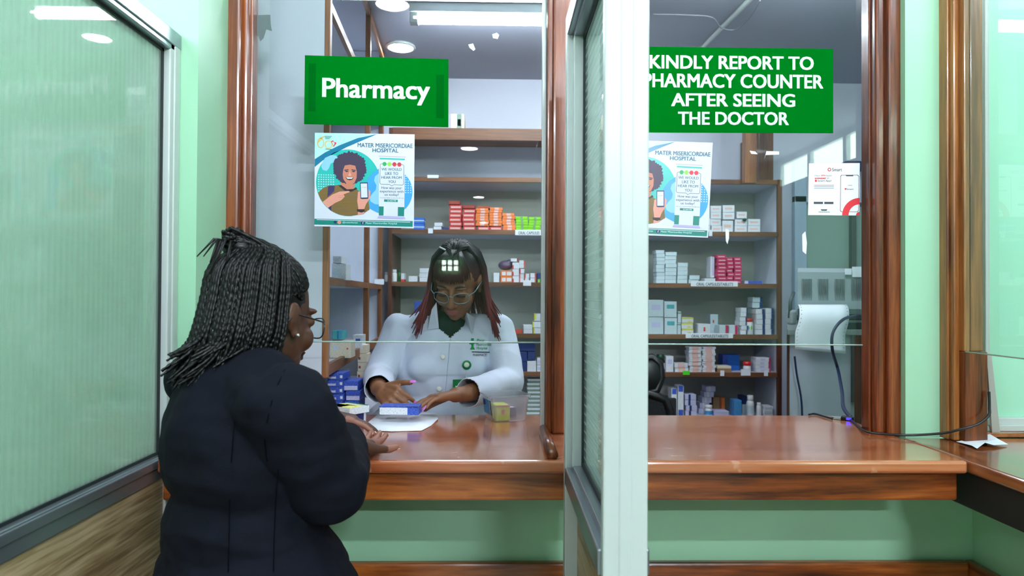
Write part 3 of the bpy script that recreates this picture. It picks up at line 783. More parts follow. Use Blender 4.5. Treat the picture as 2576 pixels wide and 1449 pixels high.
MB().box(x - .013, x + .004, YC0 - .002, YC0 + .022, cz0 - .002, DISP_C - .002, bevel=.002).build('edge_strip', M_CABZ, t)
for y in (2.98, YC1 - .02): MB().box(xc(y) - .02, xc(y) + .002, y, y + .022, cz0, DISP_C - .002, bevel=.002).build('upright', M_CABZ, t)
MB().box(-.88, xc(YC1), YC1 - .002, YC1 + .016, cz0, DISP_C - .002).build('end_panel', M_WHITE, t)
# side worktop under the cabinet
t = empty('side_worktop', (-.7, 2.8, 0)); tag(t, 'low grey side worktop below the left wall cabinet carrying blue boxes', 'worktop')
MB().box(-.895, -.46, 2.10, 3.50, 1.06, 1.09, bevel=.003).build('top', M_WHITE, t)
MB().box(-.88, -.50, 2.12, 3.48, 0, 1.06).build('base', M_WHITE, t)

# ================================================================== MEDICINE BOXES
PRINT = {}
def print_mat(name, base, ink, freq=150.0):
    """carton board with small lines of print"""
    m, nt, b = new_mat(name)
    tc = nt.nodes.new('ShaderNodeTexCoord'); sp = nt.nodes.new('ShaderNodeMapping'); sp.inputs['Scale'].default_value = (130, 130, freq * 3)
    nt.links.new(tc.outputs['Object'], sp.inputs['Vector'])
    n = nt.nodes.new('ShaderNodeTexNoise'); n.inputs['Scale'].default_value = 1.6; n.inputs['Detail'].default_value = 1
    nt.links.new(sp.outputs['Vector'], n.inputs['Vector'])
    r = nt.nodes.new('ShaderNodeValToRGB'); r.color_ramp.elements[0].position = .52; r.color_ramp.elements[0].color = lin(*base)
    r.color_ramp.elements[1].position = .66; r.color_ramp.elements[1].color = lin(*[int(base[i] * .68 + ink[i] * .32) for i in range(3)])
    nt.links.new(n.outputs['Fac'], r.inputs['Fac']); nt.links.new(r.outputs['Color'], b.inputs['Base Color'])
    b.inputs['Roughness'].default_value = .5
    return m
CB = {}
def carton(key, base, ink=(90, 96, 110)):
    if key not in CB: CB[key] = print_mat('carton_' + key, base, ink)
    return CB[key]
for k, c, i in (('white', (222, 226, 232), (96, 104, 120)), ('red', (206, 52, 52), (255, 235, 235)), ('brick', (140, 46, 44), (220, 180, 176)), ('orange', (236, 122, 48), (190, 150, 150)),
             ('rust', (176, 80, 48), (120, 60, 40)), ('green', (132, 212, 24), (90, 140, 60)), ('blue', (40, 110, 208), (20, 50, 130)), ('navy', (22, 46, 104), (120, 150, 200)),
             ('magenta', (190, 16, 88), (250, 190, 215)), ('yellow', (226, 222, 60), (120, 120, 40)), ('pink', (226, 186, 178), (200, 150, 150)), ('pale', (200, 216, 222), (120, 140, 150)),
             ('sky', (60, 140, 200), (210, 230, 250)), ('brown', (150, 116, 84), (110, 80, 60)), ('lilac', (196, 196, 226), (120, 110, 170)), ('sage', (116, 146, 128), (220, 230, 224)),
             ('teal', (60, 160, 168), (220, 240, 240)), ('royal', (38, 72, 176), (230, 236, 255)), ('lime', (214, 228, 66), (120, 140, 60)), ('cream', (224, 214, 192), (120, 110, 100))):
    carton(k, c, i)
def box_mesh(w, d, h, key, decals=()):
    """carton seen from the front (-Y), base at z=0; decals: (u0,u1,v0,v1,key) on the front face; 'T'-prefixed ones on the lid"""
    m = MB(); keys = [key]
    m.box(-w / 2, w / 2, 0, d, 0, h, 0, bevel=min(.0012, h * .1), seg=1)
    for (u0, u1, v0, v1, k) in decals:
        if k not in keys: keys.append(k)
        mi = keys.index(k); e = .0004
        m.add([(-w / 2 + u0 * w, -e, v0 * h), (-w / 2 + u1 * w, -e, v0 * h), (-w / 2 + u1 * w, -e, v1 * h), (-w / 2 + u0 * w, -e, v1 * h)], [[0, 1, 2, 3]], mi)
        if u0 <= 0.001: m.add([(-w / 2 - e, d, v0 * h), (-w / 2 - e, 0, v0 * h), (-w / 2 - e, 0, v1 * h), (-w / 2 - e, d, v1 * h)], [[0, 1, 2, 3]], mi)
        if u1 >= .999: m.add([(w / 2 + e, 0, v0 * h), (w / 2 + e, d, v0 * h), (w / 2 + e, d, v1 * h), (w / 2 + e, 0, v1 * h)], [[0, 1, 2, 3]], mi)
    me = m.mesh('medicine_box', [CB[k] for k in keys])
    return me
ORD = ['lowest', 'second', 'third', 'fourth', 'fifth', 'sixth', 'seventh', 'eighth', 'ninth', 'tenth', 'eleventh', 'twelfth', 'thirteenth', 'fourteenth']
def ordn(i, n):
    if n == 1: return ''
    if i == n - 1: return 'topmost'
    return ORD[i] + ('' if i == 0 else ' up')
rb = random.Random(11)
def stack(px0, px1, base, n, hpx, key, decals, what, where, group, Y=YS + .02, depth=.075, jit=.0035, rot=2.5, lean=0.0):
    """n like cartons piled up on a shelf; every carton an object of its own"""
    x0, x1 = P_(px0, Y), P_(px1, Y); w = x1 - x0; h = hpx * Y / F
    if isinstance(base, str): base = SHZ[base] - .0035
    me = box_mesh(w * .97, depth, h * .97, key, decals); src = None
    for i in range(n):
        if src is None: o = link('medicine_box', me); src = o
        else: o = src.copy(); COL.objects.link(o)
        o.location = ((x0 + x1) / 2 + rb.uniform(-jit, jit) * (n > 1) + lean * i, Y + rb.uniform(0, jit), base + i * h + .0004)
        o.rotation_euler = (0, 0, radians(rb.uniform(-rot, rot)) * (n > 1))
        q = ordn(i, n)
        lab = (what + ', ' + (q + ' in ' if q else 'at ') + where)
        tag(o, lab, 'box', group)
    return src
WHITE_TXT = [(.12, .88, .35, .8, 'white')]
g = 'cartons on the capsule shelf'
stack(1039, 1066, 'cap', 2, 16, 'blue', [(0, 1, .4, .58, 'pale')], 'bright blue carton', 'the pair beside the left poster corner', g)
stack(1090, 1110, 'cap', 2, 9.5, 'white', [], 'small white carton', 'the pair between blue and red boxes', g)
stack(1111, 1129, 'cap', 1, 7, 'navy', [], 'flat navy carton', 'the foot of the left red stack', g)
rd = [(.1, .9, .3, .72, 'pink')]
stack(1129, 1161, 'cap', 6, 10.6, 'red', rd, 'red carton', 'the left red stack on the capsule shelf', g)
o = stack(1126, 1156, SHZ['cap'] + 6 * 10.6 * YS / F, 1, 10, 'brick', [(.1, .9, .3, .7, 'rust')], 'dark red carton', 'the very top of the left red stack', g)
stack(1162, 1194, 'cap', 5, 10.8, 'red', rd, 'red carton', 'the right red stack beside the orange boxes', g)
stack(1162, 1194, SHZ['cap'] + 5 * 10.8 * YS / F, 1, 9, 'brick', [(.1, .9, .3, .7, 'rust')], 'dark red carton', 'the top of the right red stack', g)
od = [(.35, .7, .1, .9, 'pink')]
stack(1200, 1230, 'cap', 1, 10, 'red', rd, 'wide red carton', 'the foot of the left orange stack', g, rot=0)
stack(1231, 1262, 'cap', 1, 10, 'red', rd, 'wide red carton', 'the foot of the middle orange stack', g)
b0 = SHZ['cap'] + 10 * YS / F
stack(1196, 1229, b0, 7, 6.4, 'orange', od, 'orange carton', 'the left orange stack', g)
stack(1198, 1231, b0 + 7 * 6.4 * YS / F, 1, 6, 'rust', [], 'rust brown carton', 'the top of the left orange stack', g)
stack(1230, 1262, b0, 7, 6.7, 'orange', od, 'orange carton', 'the middle orange stack', g)
stack(1263, 1295, 'cap', 6, 7.4, 'orange', od, 'orange carton', 'the right orange stack next to green', g)
gd = [(.42, .6, .1, .9, 'sage')]
stack(1296, 1327, 'cap', 5, 7.3, 'green', gd, 'lime green carton', 'the left green stack', g)
stack(1328, 1360, 'cap', 5, 7.0, 'green', gd, 'lime green carton', 'the right green stack beside the post', g)

g = 'cartons on the shelf behind the pharmacist'
stack(1008, 1016, 'head', 1, 22, 'white', [(0, 1, 0, .3, 'red')], 'slim white and red carton', 'the left of the white boxes behind the pharmacist', g)
stack(1027, 1050, 'head', 1, 15, 'white', [], 'white carton', 'the left of the three high white pile by her hair', g)
stack(1054, 1080, 'head', 3, 11.5, 'white', [], 'white carton', 'the pile of three left of her hair', g)
stack(1241, 1256, 'head', 1, 25, 'white', [], 'upright white carton', 'the right edge of her hair', g)
stack(1257, 1287, 'head', 2, 15, 'orange', [(.12, .45, .2, .8, 'white'), (.55, .95, .2, .8, 'white')], 'orange and white carton', 'the pair right of her hair', g)
rw = [(0, .22, 0, 1, 'red')]; rw2 = [(.78, 1, 0, 1, 'red')]
stack(1288, 1305, 'head', 3, 17, 'white', [(0, .2, 0, .6, 'red')], 'white and red carton', 'the tall first white red pile', g)
stack(1284, 1304, SHZ['head'] + 51 * YS / F, 1, 8.5, 'white', [(.8, 1, 0, 1, 'brick')], 'white carton with a dark red end', 'the top of the first white red pile', g)
stack(1306, 1318, 'head', 3, 11.5, 'white', rw, 'white carton with red left end', 'the short second white red pile', g)
stack(1305, 1321, SHZ['head'] + 34.5 * YS / F, 2, 10, 'white', rw2, 'white carton with red right end', 'the upper part of the second pile', g)
stack(1319, 1331, 'head', 2, 11.5, 'white', rw, 'white carton with red left end', 'the two high third white red pile', g)
stack(1332, 1347, 'head', 2, 12, 'white', rw2, 'white carton with red right end', 'the last white red pile near the post', g)
stack(1351, 1363, 'head', 1, 25, 'navy', [(.1, .6, 0, .35, 'green')], 'blue carton with a green spot', 'the shelf end against the centre post', g)
g = 'cartons on the waist high shelf left part'
stack(1290, 1315, 'waist', 1, 10, 'rust', [(.1, .9, .2, .8, 'red')], 'flat orange red carton', 'the waist shelf beside her shoulder', g)
stack(1317, 1340, 'waist', 2, 11, 'white', [], 'white carton', 'the pair right of the flat orange box', g)
stack(1341, 1362, 'waist', 2, 15, 'white', [(0, .16, 0, 1, 'yellow')], 'white and yellow carton', 'the pile against the centre post', g)
stack(1344, 1360, SHZ['waist'] + 30 * YS / F, 1, 19, 'white', [(0, .3, .2, 1, 'yellow')], 'tall white and yellow carton', 'the top of the pile against the centre post', g)
stack(1040, 1062, 'waist', 2, 40, 'royal', [], 'tall blue carton', 'the waist shelf left of the pharmacist', g)
stack(990, 1004, 'waist', 1, 50, 'white', [], 'upright white carton', 'the left end of the waist shelf', g)
g = 'navy cartons on the low shelf'
stack(1303, 1326, 'low', 2, 25, 'navy', [(.1, .4, .1, .5, 'royal')], 'large navy carton', 'the left navy pile on the low shelf', g)
stack(1304, 1348, SHZ['low'] + 50 * YS / F, 1, 20, 'navy', [], 'wide navy carton', 'the top across both navy piles', g)
stack(1327, 1350, 'low', 1, 27, 'white', [], 'white carton', 'the right of the left navy pile', g)
stack(1328, 1347, SHZ['low'] + 27 * YS / F, 1, 22, 'navy', [], 'small navy carton', 'the top of the white one on the low shelf', g)
stack(1351, 1362, 'low', 2, 17, 'white', [(.2, .9, .2, .7, 'lilac')], 'narrow white carton', 'the low shelf end against the centre post', g)
g = 'sage cartons on the foot shelf'
stack(1327, 1360, 'foot', 9, 10.4, 'sage', [(0, 1, .5, 1, 'white')], 'sage green and white carton', 'the pile behind the plastic tub', g)

# right-hand part of the shelves, seen through the right pane
g = 'white cartons on the upper right shelf'
pk = [(.15, .8, .4, .65, 'pink')]
stack(1756, 1787, 'cap', 3, 18, 'white', pk, 'white carton', 'the pile touching the half hidden poster', g)
stack(1788, 1815, 'cap', 4, 17, 'white', pk, 'white carton', 'the first full pile right of the half hidden poster', g)
stack(1817, 1845, 'cap', 1, 31, 'white', pk, 'tall white carton', 'the foot of the second white pile', g)
stack(1817, 1847, SHZ['cap'] + 31 * YS / F, 2, 18.5, 'white', pk, 'white carton', 'the upper part of the second white pile', g)
stack(1848, 1880, 'cap', 2, 17, 'white', pk, 'white carton', 'the third pile with one box shifted', g)
stack(1853, 1879, SHZ['cap'] + 34 * YS / F, 1, 18, 'white', pk, 'white carton', 'the top of the third pile, near a green lid', g)
stack(1881, 1913, 'cap', 2, 17.5, 'white', pk, 'white carton', 'the rightmost white pile on the upper shelf', g)
g = 'cartons on the magenta shelf'
stack(1650, 1672, 'head', 9, 9.4, 'pale', [], 'pale grey carton', 'the tallest pale pile beside the white post', g)
stack(1673, 1702, 'head', 8, 10, 'pale', [], 'pale grey carton', 'the second pale pile from the white post', g)
stack(1704, 1730, 'head', 5, 10.6, 'pale', [], 'pale grey carton', 'the five high third pale pile', g)
stack(1733, 1759, 'head', 2, 10.6, 'pale', [], 'pale grey carton', 'the low fourth pale pile', g)
stack(1773, 1800, 'head', 1, 14, 'white', [], 'white carton', 'the left foot of the magenta piles', g)
stack(1787, 1797, SHZ['head'] + 14 * YS / F, 1, 55, 'white', [(.4, 1, .1, 1, 'lilac')], 'tall thin white carton', 'the left side of the magenta piles', g, Y=YS + .05)
mg = [(.15, .85, .35, .6, 'pink')]
stack(1804, 1828, 'head', 8, 9.2, 'magenta', mg, 'magenta carton', 'the left magenta pile', g)
stack(1829, 1846, 'head', 7, 9.6, 'magenta', mg, 'magenta carton', 'the middle magenta pile', g)
stack(1847, 1866, 'head', 7, 9.7, 'magenta', mg, 'magenta carton', 'the right magenta pile', g)
stack(1873, 1919, 'head', 1, 8, 'royal', [(0, .2, 0, 1, 'lilac')], 'long flat blue carton', 'the right of the magenta piles', g)
g = 'cartons on the bottle shelf'
stack(1630, 1669, 'waist', 2, 44, 'pale', [(.2, .8, .4, .7, 'lilac')], 'big pale carton', 'the pile against the white post, bottle shelf', g)
stack(1671, 1703, 'waist', 2, 42, 'pale', [(.2, .8, .55, .8, 'teal')], 'big pale carton', 'the second big pile from the white post', g)
stack(1704, 1713, 'waist', 2, 29, 'pale', [(0, 1, .8, .95, 'sage')], 'narrow pale carton', 'the right of the big pale piles', g)
stack(1715, 1745, 'waist', 3, 14.3, 'white', [(0, 1, .75, 1, 'yellow'), (.5, .8, .15, .4, 'yellow')], 'white carton with a yellow stripe', 'the short pile on the bottle shelf', g)
stack(1756, 1788, 'waist', 1, 27, 'white', [(.45, .6, .3, .7, 'red')], 'white carton with a small red mark', 'the right of the yellow striped pile', g)
stack(1787, 1807, 'waist', 1, 50, 'pale', [(.3, .5, .55, .7, 'red')], 'tall pale carton', 'the back beside the red marked box', g, Y=YS + .11)
stack(1810, 1832, 'waist', 1, 24, 'pale', [(.7, 1, 0, 1, 'magenta')], 'pale carton with magenta end', 'the left of two before the red capped bottle', g)
stack(1834, 1858, 'waist', 1, 24, 'pale', [(.65, .95, 0, 1, 'magenta')], 'pale carton with magenta end', 'the right of two before the red capped bottle', g)
stack(1863, 1880, 'waist', 6, 11.3, 'white', [(.86, 1, 0, 1, 'navy')], 'white carton', 'the pile left of the red capped bottle', g)
nv = [(.72, 1, 0, 1, 'navy')]
stack(1903, 1925, 'waist', 5, 13, 'white', nv, 'white and navy carton', 'the pile right of the red capped bottle', g)
stack(1926, 1947, 'waist', 5, 13.4, 'white', nv, 'white and navy carton', 'the rightmost pile on the bottle shelf', g)
stack(1893, 1919, SHZ['waist'] + 66 * YS / F, 2, 14, 'pale', nv, 'pale and navy carton', 'the very top over the red capped bottle', g, Y=YS + .05)
stack(1893, 1912, 'waist', 4, 16.5, 'pale', nv, 'pale and navy carton', 'the hidden pile behind the red capped bottle', g, Y=YS + .13)
g = 'cartons on the low right shelf'
stack(1630, 1652, 'low', 1, 42, 'white', [(0, 1, .6, .9, 'pale')], 'white carton', 'the low shelf next to the white post', g)
stack(1676, 1695, 'low', 1, 41, 'white', [(.2, .8, .5, .8, 'lilac')], 'white carton', 'the right of the dark green capped bottle', g)
pc = [(.25, .75, 0, 1, 'pink')]
stack(1697, 1732, 'low', 2, 11, 'white', pc, 'pink and white carton', 'the low pair left of the tall pink piles', g)
stack(1734, 1766, 'low', 12, 5.3, 'white', pc, 'thin pink and white carton', 'the left tall pink pile', g, jit=.004)
stack(1768, 1801, 'low', 12, 5.3, 'white', pc, 'thin pink and white carton', 'the right tall pink pile', g, jit=.004)
stack(1805, 1841, 'low', 1, 16, 'cream', [(0, 1, 0, .6, 'brown')], 'flat beige carton', 'the foot of the blue box on the low shelf', g)
stack(1818, 1862, 'low', 1, 40, 'blue', [(0, .3, 0, 1, 'royal')], 'large blue carton', 'the low shelf behind a flat beige one', g, Y=YS + .12)
stack(1902, 1938, 'low', 4, 9.2, 'white', [(.3, .6, .2, .8, 'lilac'), (.9, 1, 0, 1, 'magenta')], 'white and magenta carton', 'the right end pile of the low shelf', g)
g = 'cartons on the foot shelf'
bl = [(.1, .9, .8, 1, 'royal'), (.1, .9, .02, .22, 'royal')]
stack(1690, 1704, 'foot', 1, 72, 'white', bl, 'tall blue ended carton', 'the foot shelf, shorter of two by the chair', g)
stack(1706, 1721, 'foot', 1, 80, 'white', bl, 'tall blue ended carton', 'the foot shelf, taller of two by the chair', g)
stack(1725, 1754, 'foot', 4, 14, 'lilac', [(.3, .5, 0, 1, 'navy')], 'lilac grey carton', 'the straight pile on the foot shelf', g)
stack(1757, 1782, 'foot', 5, 14, 'lilac', [(.3, .5, 0, 1, 'white')], 'lilac white carton', 'the leaning pile on the foot shelf', g, lean=.011, Y=YS + .1)
stack(1795, 1812, 'foot', 1, 42, 'brown', [(.5, .9, 0, 1, 'brown')], 'brown carton', 'the foot shelf, left half of the orange brown pair', g, Y=YS + .12)
stack(1813, 1825, 'foot', 1, 40, 'orange', [(0, .3, 0, 1, 'rust')], 'orange carton', 'the foot shelf, right half of the orange brown pair', g, Y=YS + .12)
stack(1797, 1835, 'foot', 1, 14, 'lilac', [], 'flat lilac carton', 'the foot shelf right of a white jar', g)
stack(1848, 1867, 'foot', 1, 42, 'sky', [], 'sky blue carton', 'the foot shelf left of the white bottles', g)
stack(1868, 1881, 'foot', 1, 46, 'navy', [(0, 1, 0, .55, 'pale')], 'navy topped carton', 'the foot shelf between blue box and bottles', g, Y=YS + .1)
stack(1922, 1945, 'foot', 3, 8.6, 'white', [(.1, .9, .3, .6, 'pale')], 'thin white carton', 'the right end of the foot shelf', g)
# cabinet on the left: contents, and boxes on the worktop below it
g = 'cartons in the left wall cabinet'
def cab(px0, px1, z, h, key, dec, what, where, Y):
    return stack(px0, px1, z, 1, h, key, dec, what, where, g, Y=Y)
cab(833, 870, czm + .0085, 42, 'white', [(.1, .7, .3, .7, 'pale')], 'white carton', 'the middle shelf of the left cabinet', 2.36)
cab(836, 858, czm + .0085 + 42.4 * 2.36 / F, 18, 'white', [(.1, .7, .3, .7, 'pale')], 'small white carton', 'the top of the one in the left cabinet', 2.36)
cab(836, 850, cz0 + .0265 + 46 * 2.40 / F, 22, 'teal', [], 'teal carton', 'the lower left cabinet, left of its pair', 2.40)
cab(851, 862, cz0 + .0265 + 46 * 2.40 / F, 22, 'sky', [(.6, 1, 0, 1, 'teal')], 'pale teal carton', 'the lower left cabinet, right of its pair', 2.40)
cab(829, 884, cz0 + .0265, 44, 'cream', [(.15, .42, .45, .75, 'pale'), (.8, .88, .5, .6, 'red')], 'large cream carton', 'the bottom of the left wall cabinet', 2.38)
cab(888, 912, cz0 + .0265, 38, 'white', [(.3, .8, .55, .75, 'royal')], 'white carton with blue print', 'the bottom of the left wall cabinet', 2.75)
g = 'blue cartons below the left cabinet'
bw = [(.05, .55, .2, .5, 'lilac'), (.8, .95, .3, .7, 'white')]
stack(824, 866, 1.0905, 7, 17.4, 'royal', bw, 'blue and lilac carton', 'the left blue pile below the wall cabinet', g, Y=2.22, depth=.09)
stack(868, 906, 1.0905, 4, 25, 'royal', [(.05, .95, .05, .5, 'lilac')], 'blue and lilac carton', 'the right blue pile below the wall cabinet', g, Y=2.24, depth=.09)
stack(900, 926, 1.0905, 6, 22, 'cream', [(.1, .3, .3, .6, 'brick')], 'cream and dark red carton', 'the pile behind the blue boxes', g, Y=2.75)
# brown carton on top of the shelving
x0, x1 = P_(1131, 3.66), P_(1165, 3.66)
o = link('cardboard_box', box_mesh(x1 - x0, .14, 43 * 3.66 / F, 'cream', [(.45, .8, 0, 1, 'sage'), (.5, .75, .3, .7, 'teal')])); o.location = ((x0 + x1) / 2, 3.66, 2.3855)
tag(o, 'pale cardboard box with a green band on top of the back shelving', 'box')

# ---- bottles and jars
def bottle(px, base, wpx, hpx, body, cap, capfrac, label_m, what, Y=YS + .03, neck=.72, grp=None, name='bottle'):
    z = SHZ[base] - .0035 if isinstance(base, str) else base
    r = wpx * Y / F / 2; h = hpx * Y / F; hb = h * (1 - capfrac)
    b = MB().lathe([(r * .9, 0), (r, h * .03), (r, hb * .82), (r * .9, hb * .92), (r * neck, hb)], 20)
    o = b.build(name, mat(*body)); o.location = (P_(px, Y), Y + r, z)
    c = MB().lathe([(r * neck * 1.05, hb), (r * neck * 1.12, hb + .001), (r * neck * 1.12, h * .985), (r * neck * .95, h)], 20).build('cap', mat(*cap), o); c.matrix_parent_inverse = Matrix.Identity(4)
    if label_m:
        l = MB().lathe([(r * 1.006, hb * .18), (r * 1.006, hb * .68)], 20, cap=False).build('label', CB[label_m], o); l.matrix_parent_inverse = Matrix.Identity(4)
    tag(o, what, name, grp); return o
WB = ('white_bottle', (226, 228, 230), .35)
bottle(972, 'head', 12, 24, WB, ('white_cap', (216, 218, 220), .4), .25, None, 'small white jar at the left end of the shelf behind the pharmacist', grp='white jars by the cabinet', name='jar')
bottle(990, 'head', 15, 31, WB, ('white_cap',), .25, None, 'larger white jar beside a smaller one left of the pharmacist', grp='white jars by the cabinet', name='jar')
bottle(1887, 'waist', 24, 41, WB, ('red_cap', (204, 32, 42), .35), .22, None, 'white pill bottle with a red cap and green print on the right shelves', neck=.8)
o = bpy.data.objects[-1]
bottle(1664, 'low', 23, 43, ('dark_glass', (36, 22, 20), .15), ('green_cap', (20, 70, 48), .4), .26, 'white', 'dark bottle with a green cap beside the black chair')
bottle(1883, 'low', 19, 26, WB, ('red_cap',), .38, None, 'squat white jar with a red lid on the low right shelf', name='jar', neck=.92)
bottle(1786, 'foot', 19, 27, WB, ('white_cap',), .28, 'sky', 'small white jar with a blue label at the back of the counter', name='jar', neck=.85)
bottle(1891, 'foot', 19, 52, WB, ('white_cap',), .25, 'pale', 'tall white bottle at the right end of the foot shelf')
bottle(1912, 'foot', 13, 34, WB, ('white_cap',), .2, None, 'slim white bottle next to a taller one on the foot shelf')
bottle(1003, 'head', 9, 31, ('green_bottle', (60, 110, 60), .4), ('green_cap',), .2, None, 'slim green bottle behind the white jars left of the pharmacist', Y=YS + .08)
pb = [ob for ob in bpy.data.objects if ob.get('label', '').startswith('white pill bottle')][0]
r = 24 * (YS + .03) / F / 2
for k, (a0, a1, c) in enumerate(((-2.2, -1.65, 'teal'), (-1.5, -.95, 'green'))):
    m = MB(); vs = []
    for i in range(7):
        a = a0 + (a1 - a0) * i / 6; s_ = sin(pi * i / 6) * .011 + .001
        vs += [(r * 1.012 * cos(a), r * 1.012 * sin(a), .036 - s_), (r * 1.012 * cos(a), r * 1.012 * sin(a), .036 + s_)]
    m.add(vs, [[2 * i, 2 * i + 2, 2 * i + 3, 2 * i + 1] for i in range(6)], 0)
    q = m.build('print_mark', CB[c], pb); q.matrix_parent_inverse = Matrix.Identity(4)
o = MB().ellipsoid((0, 0, 0), (.011, .011, .009)).build('green_lid', mat('green_cap')); o.location = P(1873, 553, YS + .012); tag(o, 'small round green lid stuck between the white boxes on the upper right shelf', 'lid')
# purple bag on the orange boxes
m = MB(); a = P(1272, 668, YS + .06)
m.ellipsoid(a, (.04, .03, .026)); m.ellipsoid(a + Vector((.02, -.005, .014)), (.022, .02, .016))
zb_ = SHZ['head'] + 30 * YS / F; dz = zb_ - (a.z - .026) + .0006
o = m.build('plastic_bag', mat('purple_bag', (96, 78, 104), .35, bump=.6, bscale=30)); o.location.z = dz; tag(o, 'crumpled purple plastic bag lying on the orange and white boxes', 'bag')

# ---- paper labels hanging on the shelf edges
def shelf_tag(px0, px1, py0, py1, label, text=None, m=None, Y=YS - .0065):
    mb = MB(); a = P(px0, py0, Y); b = P(px1, py1, Y)
    mb.box(a.x, b.x, Y, Y + .0012, b.z, a.z, 0)
    if text: put_text(mb, text, px0 + (px1 - px0) * .12, px1 - (px1 - px0) * .1, py0 + (py1 - py0) * .3, py1 - (py1 - py0) * .15, 1, lambda x, y: P(x, y, Y - .0006), .01)
    o = mb.build('shelf_label', [m or M_PAPER, M_BLACK]); tag(o, label, 'label', 'paper labels on the shelf edges'); return o
shelf_tag(1296, 1364, 578, 592, 'long white shelf label below the lime green boxes', 'ORAL CAPSULES')
shelf_tag(1077, 1089, 574, 587, 'small white shelf label right of the left poster corner')
shelf_tag(1738, 1856, 707, 721, 'long white shelf label below the magenta boxes', 'ORAL CAPSULES/TABLETS')
shelf_tag(1725, 1844, 838, 851, 'long white shelf label below the yellow striped boxes', 'ORAL CAPSULES/TABLETS')
shelf_tag(1316, 1336, 705, 719, 'small white shelf label below the white and red boxes')
shelf_tag(1718, 1735, 933, 943, 'bright green shelf label on the low right shelf', m=mat('tag_green', (80, 220, 40), .5))
shelf_tag(1864, 1888, 929, 945, 'white shelf label below the jar with a red lid')
shelf_tag(1922, 1932, 932, 946, 'tiny white shelf label at the right end of the low shelf')
shelf_tag(1812, 1822, 932, 946, 'torn white shelf label below the large blue box')
shelf_tag(1783, 1792, 578, 594, 'narrow white shelf label right of the half hidden poster')
shelf_tag(942, 966, 702, 716, 'white shelf label at the inner end of the left cabinet shelf', Y=3.49)
shelf_tag(1075, 1103, 440, 448, 'blank white shelf label on the top shelf above the feedback poster')

# ================================================================== RIGHT SIDE OF THE DISPENSARY
YP = 2.90
def trap(x0, x1, y0, y1, z0, z1):
    k = y1 / y0
    return MB().prism([(x0, y0, z0), (x1, y0, z0), (x1 * k, y1, z0), (x0 * k, y1, z0)], (0, 0, 1), z1 - z0)
zp = P(2060, 830, YP).z                      # top of the printer cabinet
x0, x1 = P_(1985, YP), P_(2140, YP)
t = empty('printer_cabinet', ((x0 + x1) / 2, 3.1, 0)); tag(t, 'white cabinet with brown sides carrying the grey printer', 'cabinet')
trap(x0, x1, YP, 3.4, .05, zp - .02).build('front_panel', M_WHITE, t)
trap(x0 - .012, x0, YP - .005, 3.4, 0, zp - .02).build('side_panel', M_SHZ, t)
trap(x1, x1 + .09, YP - .03, 3.4, 0, zp - .02).build('side_panel', M_SHZ, t)
trap(x0 - .015, x1 + .12, YP - .02, 3.42, zp - .02, zp).build('top', mat('grey_top', (150, 160, 158), .5), t)
# dot matrix printer
G1 = mat('printer_grey', (150, 160, 164), .45); G2 = mat('printer_dark', (60, 72, 76), .5)
a = P(2016, 672, YP + .05); xp0 = P_(2012, YP); xp1 = xp0 + .40; zt_ = P(2060, 672, YP).z
t = empty('printer', ((xp0 + xp1) / 2, YP + .15, zp)); tag(t, 'grey dot matrix printer with vent slots on the white cabinet', 'printer')
pr = [(YP + .02, zp + .09), (YP + .045, zt_ - .02), (YP + .10, zt_), (YP + .32, zt_ - .01), (YP + .34, zp + .03), (YP + .06, zp + .03)]
m = MB(); sx_ = lambda y: xp0 * y / (YP + .02)
m.add([(sx_(y), y, z) for y, z in pr] + [(xp1 + .1 * (y - YP), y, z) for y, z in pr], [[0, 1, 2, 3, 4, 5], [11, 10, 9, 8, 7, 6]] + [[i, 6 + i, 6 + (i + 1) % 6, (i + 1) % 6] for i in range(6)])
m.build('housing', G1, t)
trap(xp0 + .02, xp1 - .01, YP + .07, YP + .33, zp, zp + .035).build('base', G2, t)
MB().box(xp0 + .02, xp1 - .02, YP + .035, YP + .07, zp + .045, zp + .088, bevel=.003).build('paper_slot', G2, t)
MB().tube([(xp0 - .02, YP + .06, zp + .05), (xp1, YP + .06, zp + .05)], .012, 12).build('platen', G2, t)
for s_ in range(5):
    m = MB(); x = xp0 + .022 + s_ * .072
    for k in range(7): m.box(x + k * .0065, x + .0035 + k * .0065, YP + .0215 + .004, YP + .030, zp + .105, zt_ - .05, bevel=.0003)
    m.build('vent_grille', mat('vent_grey', (116, 126, 130), .5), t)
MB().box(xp0 - .035, xp0 - .004, YP + .01, YP + .06, zp + .02, zp + .085, bevel=.01).build('tractor_unit', G1, t)
MB().tube([(xp0 - .03, YP + .03, zp + .05), (xp0 - .032, YP + .02, zp + .12), (xp0 - .005, YP + .05, zp + .16)], .008, 8).build('lever', G2, t)
m = MB(); yb = YP + .036
m.box(P_(2126, yb), P_(2141, yb), yb - .004, yb + .002, P(2130, 691, yb).z, P(2130, 676, yb).z); m.build('sticker', M_PAPER, t)
m = MB(); m.box(P_(2144, yb), P_(2166, yb), yb - .004, yb + .002, P(2150, 697, yb).z, P(2150, 671, yb).z); m.build('sticker', M_PAPER, t)
